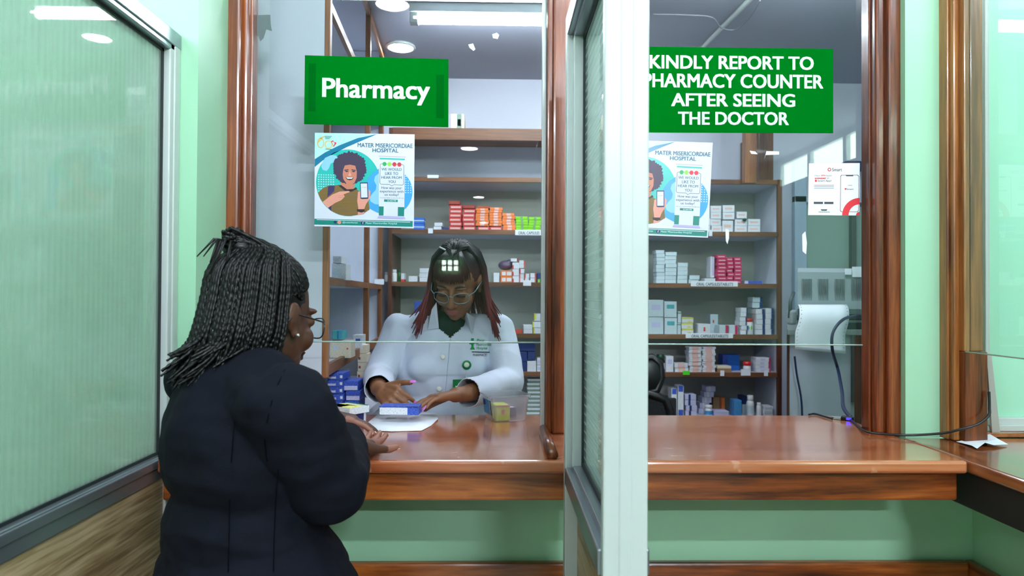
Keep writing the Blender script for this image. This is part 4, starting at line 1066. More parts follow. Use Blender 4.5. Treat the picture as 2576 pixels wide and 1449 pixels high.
# continuous paper hanging out
m = MB(); vs = []; n = 14
ca, cb = P(2006, 768, YP + .012), P(2128, 768, YP + .012)
for i in range(n + 1):
    u = i / n
    ang = min(1, u / .45) * radians(84)
    if u < .45: dy = -.085 * sin(ang); dz = -.085 * (1 - cos(ang))
    else: dy = -.0845 - (u - .45) * .02; dz = -.076 - (u - .45) / .55 * .118
    shift = -.047 * min(1, u * 1.5)
    for k in range(7):
        w_ = k / 6; p_ = ca.lerp(cb, w_)
        vs.append(Vector((p_.x + shift + .003 * sin(w_ * 3 + u * 2) + (.008 * (1 - w_) * -u), p_.y + dy, p_.z + dz + .02 * (w_ - .5) * -u + .003)))
fs = [[i * 7 + k, i * 7 + k + 1, (i + 1) * 7 + k + 1, (i + 1) * 7 + k] for i in range(n) for k in range(6)]
m.add(vs, fs, 0, True)
for i in range(0, n * 7 - 7, 7):                 # tractor holes along both edges
    for e, q in ((0, 1), (6, 5)):
        c = vs[i + e].lerp(vs[i + q], .22).lerp(vs[i + 7 + e].lerp(vs[i + 7 + q], .22), .5) + Vector((0, -.0012, .0006))
        m.box(c.x - .0018, c.x + .0018, c.y - .0004, c.y, c.z - .002, c.z + .002, 1)
o = m.build('printer_paper', [M_PAPER, mat('hole_grey', (170, 174, 190), .6)]); sol = o.modifiers.new('thick', 'SOLIDIFY'); sol.thickness = .0006
tag(o, 'white perforated paper hanging out of the grey printer', 'paper')
# cables
def cable(pts, r, label, name='cable', m=M_BLACK, sub=10):
    c = [Vector(p) for p in pts]; out = []
    for i in range(len(c) - 1):
        p0, p1, p2, p3 = c[max(i - 1, 0)], c[i], c[i + 1], c[min(i + 2, len(c) - 1)]
        for s_ in range(sub):
            t_ = s_ / sub
            out.append(.5 * ((2 * p1) + (p2 - p0) * t_ + (2 * p0 - 5 * p1 + 4 * p2 - p3) * t_ ** 2 + (-p0 + 3 * p1 - 3 * p2 + p3) * t_ ** 3))
    out.append(c[-1])
    o = MB().tube(out, r, 8).build(name, m); tag(o, label, 'cable', 'cables around the printer and counter'); return o
YQ = YP - .04
BLUEC = mat('blue_black_cable', (28, 40, 78), .35)
zc_ = ZC + .004
cable([P(2164, 794, YP + .0), P(2124, 802, YP - .16), P(2096, 835, YP - .20), P(2094, 880, YP - .20), P(2108, 930, 2.80), P(2118, 985, 2.5), P(2122, 1025, 2.2), PZ(2140, 1050, zc_ + .002)], .0062, 'thick dark cable hanging from the printer down to the counter', m=BLUEC)
cable([P(1999, 896, YP - .03), P(2004, 940, YP - .03), P(2015, 1000, YP - .03), P(2018, 1060, YP - .03), P(2018, 1200, YP - .03)], .0045, 'thin blue cable hanging below the printer paper', m=BLUEC)
cable([PZ(2035, 1043, zc_), PZ(2050, 1041, zc_), PZ(2075, 1048, zc_), PZ(2093, 1053, zc_)], .003, 'short thin cable lying behind the adapter on the counter')
cp = [PZ(2140, 1056, zc_), PZ(2158, 1071, zc_), P(2180, 1086, 1.782), P(2215, 1091, 1.766), P(2260, 1094, 1.742), P(2310, 1094, 1.728), P(2375, 1089, 1.700), P(2420, 1079, 1.676), P(2462, 1066, 1.668), P(2487, 1045, 1.672), P(2489, 1025, 1.676), P(2488, 985, 1.68)]
cable(cp, .0032, 'long black cable running along the counter and around the corner post')
cable([PZ(1768, 118, DISP_C - .012), PZ(1885, 0, DISP_C - .012), PZ(1925, -40, DISP_C - .012)], .011, 'pale straight conduit running along the dispensary ceiling above the wide sign', name='conduit', m=M_ALU)
cable([PZ(1640, 36, DISP_C - .030), PZ(1730, 38, DISP_C - .030), PZ(1790, 44, DISP_C - .030), PZ(1815, 70, DISP_C - .030), PZ(1850, 74, DISP_C - .030), PZ(1885, 45, DISP_C - .030), PZ(1912, 0, DISP_C - .030)], .0035, 'thin grey cable looping across the dispensary ceiling above the wide sign', m=mat('cable_grey', (120, 122, 130), .5))
# usb adapter with a blue light
a = PZ(2092, 1054, ZC); b = PZ(2146, 1059, ZC); d = (b - a); ang = math.atan2(d.y, d.x)
M_ = Matrix.Translation(a) @ Matrix.Rotation(ang, 4, 'Z')
t = empty('usb_adapter', a); tag(t, 'small silver adapter with a blue light lying on the counter', 'adapter')
MB().box(0, .026, -.007, .007, .0005, .009, bevel=.001, M=M_).build('plug', mat('silver', (190, 196, 204), .25, metal=.9), t)
MB().box(.026, .06, -.009, .009, .0005, .012, bevel=.002, M=M_).build('body', M_BLACK, t)
MB().box(.040, .054, -.0094, -.0088, .003, .010, M=M_).build('light', mat('blue_led', (60, 60, 255), .4, emis=(50, 40, 255), estr=1.2), t)

# door with a glazed upper half at the right of the dispensary
xd0, xd1, YD = P_(1992, 3.94), P_(2230, 3.94), 3.94
d = struct('door_1', MB().box(xd0 + .07, xd1, 3.925, YD, 0, P(2060, 520, YD).z).box(xd0 + .07, xd1, 3.915, YD, 0, 1.0), mat('door_pale_green', (150, 178, 164), .4))
f = MB(); f.box(xd0, xd0 + .07, 3.90, YD, 0, 2.3, bevel=.004); f.box(xd0, xd1 + .07, 3.90, YD, P(2060, 512, YD).z, P(2060, 495, YD).z, bevel=.004)
f.build('door_frame', mat('door_blue_grey', (176, 196, 214), .4), d)
MB().box(P_(2141, 3.9), P_(2152, 3.9), 3.89, 3.93, .9, P(2060, 520, 3.9).z, bevel=.002).build('door_stile', mat('door_dark', (76, 88, 84), .5), d)
o = MB().box(P_(2120, 3.9), P_(2168, 3.9), 3.86, 3.94, P(2140, 432, 3.9).z, P(2140, 408, 3.9).z, bevel=.004).build('wall_box', mat('navy_box', (44, 60, 96), .5)); tag(o, 'dark blue box on the back wall peeking over the small leaflet', 'box')
# black office chair beyond the counter
CH = mat('chair_mesh', (24, 26, 30), .7, bump=.5, bscale=300); YH = 2.78
cx = P_(1600, YH)
t = empty('office_chair', (cx, YH, 0)); tag(t, 'black mesh office chair partly hidden by the white screen post', 'chair')
m = MB(); pts = [P(1560, 988, YH), P(1632, 990, YH), P(1672, 1004, YH), P(1683, 1030, YH), P(1692, 1100, YH), P(1680, 1180, YH)]
zt_ = pts[0].z
m.box(cx - .20, cx + .165, YH - .012, YH + .006, .62, zt_ - .02, bevel=.005)
m.build('backrest', CH, t)
fr = [Vector((p.x, p.y - .01, p.z)) for p in pts]; fr = fr + [Vector((cx - .22, YH - .01, .6)), Vector((cx - .22, YH - .01, zt_ - .03))]
MB().tube(fr, .018, 8, closed=True).build('back_frame', M_BLACK, t)
MB().box(cx - .24, cx + .24, YH - .48, YH - .02, .46, .54, bevel=.03).build('seat', CH, t)
MB().tube([(cx, YH - .02, .50), (cx, YH + .03, .60), (cx, YH + .03, .8)], .02, 8).build('back_bar', M_BLACK, t)
hp = [P(1600, 905, YH), P(1640, 898, YH), P(1660, 915, YH), P(1664, 950, YH), P(1652, 982, YH), P(1630, 986, YH), P(1600, 975, YH)]
MB().tube(hp, .016, 10, closed=True).ellipsoid(sum(hp, Vector()) / 7, (.06, .02, .07)).build('headrest', M_BLACK, t)
MB().tube([sum(hp, Vector()) / 7 + Vector((-.03, .02, 0)), Vector((cx - .03, YH + .02, zt_ - .1))], .014, 8).build('headrest_stem', M_BLACK, t)
MB().tube([(cx, YH - .25, .08), (cx, YH - .25, .47)], .026, 12).build('gas_lift', M_BLACK, t)
for k in range(5):
    a = 2 * pi * k / 5; e = Vector((cx + .27 * cos(a), YH - .25 + .27 * sin(a), .06))
    q = MB().tube([(cx, YH - .25, .10), e], .018, 8).build('base_leg', M_BLACK, t)
    MB().ellipsoid((e.x, e.y, .028), (.028, .02, .028)).build('caster', M_BLACK, q)
# ================================================================== PEOPLE
def remesh(mb, name, voxel, mats, smooth=4, fold=None):
    """one continuous skin over the overlapping volumes in mb"""
    me = mb.mesh(name, mats); o = bpy.data.objects.new(name, me); COL.objects.link(o)
    r = o.modifiers.new('r', 'REMESH'); r.mode = 'VOXEL'; r.voxel_size = voxel; r.use_smooth_shade = True
    if smooth:
        s = o.modifiers.new('s', 'SMOOTH'); s.iterations = smooth; s.factor = .5
    dg = bpy.context.evaluated_depsgraph_get()
    new = bpy.data.meshes.new_from_object(o.evaluated_get(dg))
    bpy.data.objects.remove(o); bpy.data.meshes.remove(me)
    new.name = name
    new.materials.clear()
    for m in mats: new.materials.append(m)
    if fold:
        ns = [v.normal.copy() for v in new.vertices]
        for v, n in zip(new.vertices, ns): v.co += n * fold(v.co, n)
        new.update()
    new.polygons.foreach_set('use_smooth', [True] * len(new.polygons))
    new.polygons.foreach_set('material_index', [0] * len(new.polygons))
    new.update()
    return new
def cut(me, test):
    bm = bmesh.new(); bm.from_mesh(me)
    bmesh.ops.delete(bm, geom=[f for f in bm.faces if test(f.calc_center_median())], context='FACES')
    bm.to_mesh(me); bm.free(); me.update()
def paint(me, rules):
    for p in me.polygons:
        for mi, test in rules:
            if test(p.center): p.material_index = mi
def frame3(f, up=Vector((0, 0, 1)), roll=0.0):
    f = Vector(f).normalized(); r = f.cross(up).normalized(); u = r.cross(f)
    if roll: q = Matrix.Rotation(roll, 3, f); r = q @ r; u = q @ u
    return Matrix((r, f, u)).transposed()
def head_prims(mb, C, R):
    M = Matrix.Translation(C) @ R.to_4x4()
    E = lambda c, r: mb.ellipsoid(c, r, M=M)
    E((0, -.012, .025), (.075, .094, .090)); E((0, .022, -.03), (.063, .066, .082)); E((0, .040, -.080), (.044, .044, .036)); E((0, .066, -.098), (.021, .020, .017))
    for s in (-1, 1):
        E((s * .034, .056, -.038), (.029, .028, .028)); E((s * .031, .0775, -.004), (.0165, .0125, .0115))
        E((s * .013, .094, -.043), (.0088, .010, .008)); E((s * .028, .078, .017), (.024, .012, .007))
        E((s * .077, -.006, -.004), (.009, .018, .028)); E((s * .083, -.012, .002), (.006, .015, .023)); E((s * .077, .0, -.032), (.007, .009, .011))
    E((0, .076, .012), (.018, .012, .012))
    mb.capsule((0, .086, .006), .0075, (0, .104, -.034), .0115, M=M); E((0, .106, -.039), (.012, .012, .0105))
    E((0, .0875, -.0645), (.024, .0125, .0062)); E((0, .0865, -.0755), (.0205, .0125, .0068)); E((0, .070, -.052), (.03, .022, .02))
    return M
def lips(M):
    Mi = M.inverted()
    def t(c):
        q = Mi @ c
        return q.y > .084 and abs(q.x) < .0235 - max(0, q.y - .2) and (-.082 < q.z < -.059) and (q.x / .0245) ** 2 + ((q.z + .0705) / .0115) ** 2 < 1
    return t
FING = ((.0290, .064, .0080), (.0100, .073, .0082), (-.0095, .067, .0078), (-.0275, .051, .0068))
def hand_prims(mb, wrist, d, n, s, curl=(25, 30, 20), spread=.10, thumb=(.55, .75, -.25), thumb_curl=20, k=1.0):
    """palm with four fingers and a thumb; returns fingertips as (point, direction, back-of-nail normal)"""
    d = Vector(d).normalized(); n = Vector(n); n = (n - n.dot(d) * d).normalized(); s0 = d.cross(n)
    s = s0 if s0.dot(Vector(s)) > 0 else -s0
    w = Vector(wrist); tips = []
    mb.capsule(w - d * .03 * k, .0235 * k, w + d * .012 * k, .0235 * k)
    for off, L, r in FING:
        kn = w + d * (.086 - abs(off - .008) * .22) * k + s * off * k
        mb.capsule(w + d * .012 * k + s * off * .55 * k, .0165 * k, kn - n * .001, .0112 * k)
    mb.ellipsoid(w + d * .05 * k, (.036 * k, .046 * k, .0145 * k), rot=Matrix((s, d, n)).transposed())
    for fi, (off, L, r) in enumerate(FING):
        p = w + d * (.086 - abs(off - .008) * .22) * k + s * off * k
        cd = (d + s * off * spread * 40 * .25).normalized(); ax = cd.cross(n).normalized()
        a = 0
        for j, f in enumerate((.46, .30, .24)):
            a += radians(curl[j] * (1 + .12 * fi)); q = Matrix.Rotation(a, 3, ax)
            dd = q @ cd
            p2 = p + dd * L * k * f
            mb.capsule(p, r * k * (1.06 - .08 * j), p2, r * k * (.98 - .08 * j)); p = p2
        tips.append((p, dd, (q @ -n), r * k))
    b = w + d * .022 * k + s * .024 * k
    td = (d * thumb[0] + s * thumb[1] + n * -thumb[2]).normalized()
    m = b + td * .036 * k; mb.capsule(w + d * .012 * k + s * .012 * k, .017 * k, b, .0155 * k); mb.capsule(b, .0145 * k, m, .0105 * k)
    td2 = (td + d * .35 + n * math.tan(radians(thumb_curl)) * .6).normalized(); m2 = m + td2 * .030 * k; mb.capsule(m, .0102 * k, m2, .0092 * k)
    td3 = (td2 + n * .25).normalized(); m3 = m2 + td3 * .020 * k; mb.capsule(m2, .0092 * k, m3, .0075 * k)
    tips.append((m3, td3, (s * .2 - n).normalized(), .0085 * k))
    return tips
def nails(tips, m, parent, ln=.0085, out=.004):
    for p, d, b, r in tips:
        b = (b - b.dot(d) * d).normalized(); x = d.cross(b)
        MB().ellipsoid(p + b * r * .62 + d * out, (r * .78, ln, .0021), rot=Matrix((x, d, b)).transposed(), seg=12, rings=8).build('fingernail', m, parent)
def proj(v):
    c = RWC @ (v - CAM); return (W / 2 + F * c.x / -c.z, H / 2 - F * c.y / -c.z)
def inpoly(p, poly):
    x, y = p; r = False
    for i in range(len(poly)):
        (x0, y0), (x1, y1) = poly[i], poly[i - 1]
        if (y0 > y) != (y1 > y) and x < (x1 - x0) * (y - y0) / (y1 - y0) + x0: r = not r
    return r
def folds(a1, s1, a2, s2, stretch=(1, 1, 1)):
    def fn(c, n):
        q = Vector((c.x * stretch[0], c.y * stretch[1], c.z * stretch[2]))
        a = noise.noise(q * s1); b = noise.noise(q * s2 + Vector((5, 3, 1)))
        return a1 * (1 - 2 * abs(a)) * .6 + a2 * b
    return fn
from mathutils.bvhtree import BVHTree
def surface(me, off=.0012):
    bv = BVHTree.FromPolygons([v.co for v in me.vertices], [list(p.vertices) for p in me.polygons])
    def fn(px, py, k=0):
        d = ray(px, py).normalized(); h = bv.ray_cast(CAM, d)
        if h[0] is None: return P(px, py, 2.3)
        return h[0] - d * (off + k * .0006)
    return fn

# ------------------------------------------------------------------ the pharmacist behind the glass
SK_A = mat('skin_brown', (138, 92, 64), .5, bump=.03, bscale=200); LIP_A = mat('lips_rose', (166, 92, 84), .4)
COAT = mat('lab_coat_cloth', (214, 222, 240), .75, bump=.05, bscale=160, sheen=.2)
CA = P(1150, 706, 2.33); RA = frame3((-.16, -.84, -.50), roll=radians(-3))
TX, TY = -.172, 2.43
shR, shL = Vector((TX - .175, TY, 1.375)), Vector((TX + .178, TY, 1.375))
elR, elL = P(953, 950, 2.34), P(1280, 962, 2.31)
wrR, wrL = P(953, 977, 2.11), P(1176, 1016, 2.065)
wrL.z = max(wrL.z, ZC + .067)
b = MB(); MA = head_prims(b, CA, RA)
b.capsule(CA + RA @ Vector((0, -.03, -.05)), .050, (TX, TY - .01, 1.36), .058)
b.ellipsoid((TX, TY, 1.24), (.15, .09, .17)); b.ellipsoid((TX, TY, 1.0), (.13, .085, .2)); b.ellipsoid((TX, TY, .86), (.16, .1, .12))
b.capsule(shR, .045, shL, .045)
for sh, el, wr in ((shR, elR, wrR), (shL, elL, wrL)):
    b.capsule(sh, .045, el, .038); b.capsule(el, .038, wr, .026)
for s in (-1, 1):
    hp = Vector((TX + s * .085, TY, .84)); kn = Vector((TX + s * .09, TY - .01, .46)); an = Vector((TX + s * .09, TY + .01, .08))
    b.capsule(hp, .08, kn, .055); b.capsule(kn, .052, an, .036); b.capsule(an + Vector((0, .02, -.03)), .035, an + Vector((0, -.13, -.045)), .028)
boxc = P(1006, 1025, 1.985)
dR = (P(1000, 1008, 1.985) - wrR).normalized()
tipsR = hand_prims(b, wrR + dR * .03, dR, (.72, .10, -.60), (.5, .2, .9), curl=(34, 42, 26), thumb=(.75, .55, .0), thumb_curl=15, k=.98)
dL = Vector((-.84, -.50, -.06)).normalized()
tipsL = hand_prims(b, wrL + dL * .03, dL, (-.15, -.25, -.9), (-.2, .9, .3), curl=(10, 14, 8), thumb=(.62, .62, -.35), thumb_curl=5, k=.98)
body = remesh(b, 'person', .0032, [SK_A, LIP_A], smooth=5)
paint(body, [(1, lips(MA))])
PA = link('person', body)
tag(PA, 'woman in a white lab coat sorting medicine behind the left pane, head bent down', 'person')
NAIL = mat('pink_nail', (222, 120, 208), .25)
nails(tipsR, NAIL, PA, ln=.011, out=.008); nails(tipsL, NAIL, PA, ln=.011, out=.008)
# face details
for s in (-1, 1):
    br = [MA @ Vector((s * (.014 + .034 * i / 6), .0905 - .012 * (i / 6) ** 2, .021 + .005 * sin(pi * i / 6))) for i in range(7)]
    MB().tube(br, [.0018, .0026, .003, .003, .0026, .002, .0012], 8).build('eyebrow', M_BLACK, PA)
    la = [MA @ Vector((s * (.016 + .031 * i / 8), .0905 - .009 * abs(i / 8 - .4) ** 1.6, -.0085 - .0028 * sin(pi * i / 8))) for i in range(9)]
    MB().tube(la, [.0006, .0011, .0014, .0015, .0015, .0015, .0014, .0012, .0008], 6).build('eyelashes', M_BLACK, PA)
# undershirt
b = MB(); b.capsule((TX + .004, TY - .034, 1.40), .062, (TX, TY, 1.33), .09); b.ellipsoid((TX, TY, 1.24), (.165, .1, .17))
b.capsule(shR + Vector((.03, 0, -.01)), .05, shL - Vector((.03, 0, .01)), .05)
link('undershirt', remesh(b, 'undershirt', .006, [mat('dark_green_knit', (14, 44, 36), .8)], 3), PA)
# lab coat
b = MB()
b.capsule(shR, .058, shL, .058); b.capsule(shR + Vector((.07, -.01, .012)), .052, shL + Vector((-.07, -.01, .012)), .052)
b.ellipsoid((TX, TY - .005, 1.25), (.192, .122, .175)); b.ellipsoid((TX, TY - .01, 1.05), (.165, .118, .22)); b.ellipsoid((TX, TY, .86), (.19, .13, .2))
for s in (-1, 1): b.ellipsoid((TX + s * .072, TY - .078, 1.255), (.066, .055, .06))
b.capsule((TX, TY, .9), .165, (TX, TY, .62), .19)
for sh, el, wr in ((shR, elR, wrR), (shL, elL, wrL)):
    b.capsule(sh, .060, el, .050); b.capsule(el, .050, wr, .040); b.capsule(el, .047, el.lerp(wr, .5), .047)
fo = folds(.010, 7.5, .003, 22, (1.2, 1, .9))
coat = remesh(b, 'lab_coat', .0055, [COAT], smooth=6, fold=fo)
V_OPEN = [(1090, 752), (1097, 762), (1103, 824), (1132, 850), (1158, 828), (1176, 786), (1180, 745)]
axR, axL = (wrR - elR).normalized(), (wrL - elL).normalized()
def coat_cut(c):
    if (c - wrR).dot(axR) > -.002 and (c - wrR).length < .08: return True
    if (c - wrL).dot(axL) > -.002 and (c - wrL).length < .08: return True
    if c.z < .56: return True
    return c.y < TY + .02 and c.z > 1.25 and inpoly(proj(c), V_OPEN)
cut(coat, coat_cut)
LC = link('lab_coat', coat, PA); so = LC.modifiers.new('cloth', 'SOLIDIFY'); so.thickness = .002; so.offset = -1
sf = surface(coat)
def flap(poly, name, lift):
    m = MB(); c = [sf(x, y, k) for (x, y, k) in poly]; m.prism(c, (0, 1, -.2), .003); return m.build(name, COAT, LC)
flap([(1086, 778, 16), (1098, 760, 22), (1104, 826, 10), (1076, 829, 6)], 'collar', 0)
flap([(1174, 786, 20), (1196, 800, 12), (1187, 840, 6), (1157, 829, 10)], 'collar', 0)
# placket line, buttons, pocket seam
MB().tube([sf(1133 - 26 * min(1, t / 4) * 0 + (-1.5 * t), 850 + t * 16.5, -.8) for t in range(10)], .0011, 6).build('placket_seam', mat('coat_seam', (176, 188, 214), .8), LC)
for x, y in ((1114, 898), (1105, 978), (1122, 829)):
    c = sf(x, y, 1); d = ray(x, y).normalized(); q = d.to_track_quat('Z', 'Y').to_matrix()
    MB().ellipsoid(c, (.0085 if y > 840 else .004, .0085 if y > 840 else .004, .0022), rot=q).build('button', mat('button_cream', (226, 226, 214), .35), LC)
LOGO = mat('logo_green', (0, 140, 74), .6); INK = mat('coat_ink', (40, 44, 52), .6)
m = MB(); T = lambda s, a, b_, c, d, mi: put_text(m, s, a, b_, c, d, mi, lambda x, y: sf(x, y, .2), .012)
K = lambda pts, mi: m.poly([sf(x, y, .2) for x, y in pts], mi)
K([(1185, 851), (1192, 851), (1192, 857), (1185, 857)], 0); K([(1180, 861), (1197, 859), (1198, 864), (1192, 865), (1191, 872), (1195, 879), (1182, 879), (1186, 872), (1185, 866), (1181, 866)], 0)
T('Mater', 1200, 1219, 852, 860, 0); T('Misericordiae', 1198, 1236, 862, 870, 0); T('Hospital', 1199, 1226, 872, 881, 0)
K([(1187, 884), (1232, 885), (1232, 887.5), (1187, 886.5)], 1); T('PHARMACY', 1190, 1224, 890, 896, 1)
m.build('embroidered_logo', [LOGO, INK], LC)
# badge on a reel
BG = mat('badge_green', (0, 122, 58), .35)
bd = MB(); c = sf(1174, 918, 5); d = ray(1174, 918).normalized(); q = d.to_track_quat('Z', 'Y').to_matrix()
br = MB().ellipsoid(c, (.0155, .0155, .004), rot=q).build('badge_reel', BG, PA)
MB().ellipsoid(c - d * .003, (.009, .009, .003), rot=q).build('reel_cap', mat('button_cream'), br)
MB().tube([sf(1174, 930, 4), sf(1173, 945, 4), sf(1173, 962, 6)], .0016, 6).build('reel_cord', mat('cord_clear', (190, 200, 206), .3), br)
c0 = [sf(1139, 964, 8), sf(1205, 962, 8), sf(1207, 1002, 8), sf(1139, 1004, 8)]
yb = sf(1160, 950).y - .006; cc = [Vector((v.x, yb, v.z)) for v in c0]
cc = [P(x, y, yb) for x, y in ((1139, 955), (1205, 953), (1207, 995), (1139, 997))]
bd = MB().prism(cc, (0, 1, 0), .003).build('badge_card', BG, PA)
lp = lambda u, v: (cc[0].lerp(cc[1], u)).lerp(cc[3].lerp(cc[2], u), v) + Vector((0, -.0006, 0))
MB().prism([lp(.1, .38), lp(.97, .34), lp(.97, 1), (lp(.1, 1))], (0, 1, 0), .0004).build('badge_print', M_PAPER, bd)
# glasses
GL_A = mat('clear_frame', (120, 146, 158), .15, coat=.3); LENS = glass_mat('lens', (244, 250, 252), 1.5)
def glasses(M, parent, m, w=.026, h=.019, y=.103, z=-.010, r=.0017, temple=None, name='glasses', ear=-.01):
    g = None
    for s in (-1, 1):
        lp_ = []
        for i in range(28):
            a = 2 * pi * i / 28; ex = math.copysign(abs(cos(a)) ** .7, cos(a)); ey = math.copysign(abs(sin(a)) ** .8, sin(a))
            lp_.append(M @ Vector((s * .034 + w * ex, y - .016 * ((s * .034 + w * ex) / .06) ** 2 - .003 * 0, z + h * ey)))
        rim = MB().tube(lp_, r, 8, closed=True)
        if g is None: g = rim.build(name, m, parent); 
        else: rim.build('rim', m, g)
        MB().poly(lp_).build('lens', LENS, g)
        t_ = [M @ Vector((s * .060, y - .016, z + .008)), M @ Vector((s * .074, y - .035, z + .010)), M @ Vector((s * .083, .02, z + .014)), M @ Vector((s * .087, ear, z + .016)), M @ Vector((s * .084, ear - .03, z - .012))]
        MB().tube(t_, [r * 1.3] * 5, 8).build('temple', temple or m, g)
    MB().tube([M @ Vector((-.009, y - .001, z + .006)), M @ Vector((0, y + .001, z + .009)), M @ Vector((.009, y - .001, z + .006))], r, 8).build('bridge', m, g)
    return g
glasses(MA, PA, GL_A, z=-.012, r=.0012)
# long straight hair, dark on top and dyed red towards the ends
def dyed(name, top, tip, z0, z1, rough=.4):
    m, nt, b_ = new_mat(name)
    tc = nt.nodes.new('ShaderNodeTexCoord'); sp = nt.nodes.new('ShaderNodeSeparateXYZ'); nt.links.new(tc.outputs['Object'], sp.inputs[0])
    mr = nt.nodes.new('ShaderNodeMapRange'); mr.inputs['From Min'].default_value = z0; mr.inputs['From Max'].default_value = z1
    nt.links.new(sp.outputs['Z'], mr.inputs['Value'])
    rp = nt.nodes.new('ShaderNodeValToRGB'); rp.color_ramp.elements[0].color = lin(*tip); rp.color_ramp.elements[1].color = lin(*top)
    nt.links.new(mr.outputs[0], rp.inputs['Fac']); nt.links.new(rp.outputs['Color'], b_.inputs['Base Color'])
    b_.inputs['Roughness'].default_value = rough; b_.inputs['Specular IOR Level'].default_value = .25; return m
HAIR_A = dyed('hair_black_red', (18, 15, 17), (124, 50, 58), CA.z - .10, CA.z + .07)
hr = random.Random(5); hm = MB()
hm.ellipsoid((0, -.030, .036), (.0845, .100, .090), M=MA)
def on_head(az, el, k=1.0, c=(0, -.020, .028), r=(.080, .097, .092)):
    return MA @ Vector((c[0] + r[0] * k * cos(el) * sin(az), c[1] + r[1] * k * cos(el) * cos(az), c[2] + r[2] * k * sin(el)))
for i in range(300):
    side = 1 if i % 2 else -1
    az = side * radians(hr.uniform(72 if side > 0 else 84, 178))
    k = 1.06 + hr.uniform(0, .09)
    yp = hr.uniform(-.08, .045)
    p0 = MA @ Vector((side * .004, yp, .118 - (yp / .11) ** 2 * .05 + .002))
    p1 = on_head(az, radians(62), k); p2 = on_head(az, radians(28), k); p3 = on_head(az, radians(-2), k * 1.04)
    out = (p3 - CA); out.z = 0; out.normalize()
    fl = 1.0 if side > 0 else .8
    L = hr.uniform(.085, .155) * (1.12 if side > 0 else 1.15)
    p4 = p3 + Vector((0, 0, -.055)) + out * .008
    p5 = p3 + Vector((0, 0, -.055 - L * .5)) + out * .018 * fl + Vector((side * -.006, -.006, 0))
    p6 = p3 + Vector((0, 0, -.055 - L)) + out * hr.uniform(.02, .045) * fl + Vector((side * -.018 + hr.uniform(-.008, .008), -.008 + hr.uniform(-.008, .008), 0))
    hm.tube([p0, p0.lerp(p1, .5) + (p1 - CA).normalized() * .008, p1, p2, p3, p4, p5, p6], [.002, .004, .0052, .0058, .0056, .005, .004, .0012], 5)
for i in range(64):                               # fringe
    x = -.060 + .120 * i / 63 + hr.uniform(-.002, .002)
    zt = .040 + hr.uniform(-.006, .006) + abs(x) * .05
    hm.tube([MA @ Vector((x * .35, .01, .121)), MA @ Vector((x * .75, .058, .106)), MA @ Vector((x * .95, .082 - (x / .1) ** 2 * .05, .078)), MA @ Vector((x, .090 - (x / .1) ** 2 * .06, zt))], [.003, .0042, .0042, .0012], 5)
hair = hm.build('hair', HAIR_A, PA)
hc = on_head(radians(60), radians(48), 1.2); hc = P(1111, 626, hc.y - .02)
MB().capsule(P(1107, 622, CA.y - .075), .0028, P(1119, 628, CA.y - .085), .0028).build('hair_clip', mat('clip_white', (226, 232, 236), .3), PA)

# ------------------------------------------------------------------ the customer in front of the counter
SK_B = mat('skin_deep_brown', (84, 52, 38), .48, bump=.03, bscale=200); LIP_B = mat('lips_brown', (110, 62, 54), .45); PALM_B = mat('palm_pink', (150, 100, 84), .5)
CB_ = P(669, 792, 1.30); RB = frame3((.48, .87, -.14))
Ft = Vector((.72, .69, 0)).normalized(); Rt = Vector((Ft.y, -Ft.x, 0)); Rm = Matrix((Rt, Ft, Vector((0, 0, 1)))).transposed()
B0 = Vector((-.452, 1.222, 0))
sR, sL = Vector((-.342, 1.105, 1.318)), Vector((-.555, 1.325, 1.338))
eR, eL = P(834, 1228, 1.165), Vector((-.555, 1.45, 1.235))
wR, wL = P(864, 1112, 1.44), Vector((-.455, 1.66, 1.216))
wR.z = ZC + .050
b = MB(); MBx = head_prims(b, CB_, RB)
b.capsule(CB_ + RB @ Vector((0, -.035, -.05)), .052, (B0.x, B0.y + .01, 1.33), .062)
b.ellipsoid((B0.x, B0.y, 1.22), (.14, .09, .16), rot=Rm); b.ellipsoid((B0.x, B0.y, 1.0), (.125, .09, .2), rot=Rm); b.ellipsoid((B0.x + .02, B0.y, .86), (.16, .12, .14), rot=Rm)
b.capsule(sR, .045, sL, .045)
for sh, el, wr in ((sR, eR, wR), (sL, eL, wL)): b.capsule(sh, .045, el, .04); b.capsule(el, .038, wr, .027)
for s in (-1, 1):
    o_ = Rt * (s * .085); hp = B0 + o_ + Vector((.02, 0, .84)); kn = B0 + o_ + Vector((.02, 0, .46)) + Ft * .02; an = B0 + o_ + Vector((.02, 0, .08))
    b.capsule(hp, .085, kn, .058); b.capsule(kn, .056, an, .038); b.capsule(an + Vector((0, 0, -.035)) - Ft * .03, .034, an + Ft * .13 + Vector((0, 0, -.048)), .028)
dr = Vector((.20, .97, -.10)).normalized()
tR = hand_prims(b, wR + dr * .028 + Vector((0, 0, -.012)), dr, (-.1, -.30, .92), (.8, -.5, .3), curl=(4, 12, 10), thumb=(.6, .6, .2), thumb_curl=8, k=.98)
dl = Vector((.93, .05, -.16)).normalized()
tL = hand_prims(b, wL + dl * .028, dl, (0, -.1, -1), (.1, -1, 0), curl=(9, 15, 12), thumb=(.6, .65, -.3), thumb_curl=10, k=.98)
bodyB = remesh(b, 'person', .0032, [SK_B, LIP_B, PALM_B], smooth=5)
MiR = (wR + dr * .028)
paint(bodyB, [(2, lambda c: (c - MiR).dot(dr) > .06 and (c - MiR).length < .2 and c.y < 1.635 and c.x > -.36 and c.z > ZC + .012)])
PB = link('person', bodyB)
tag(PB, 'woman in a dark blazer with long black braids leaning on the counter, seen from behind', 'person')
NB = mat('natural_nail', (206, 160, 146), .3); nails(tR, NB, PB, .006, .002); nails(tL, NB, PB, .006, .002)
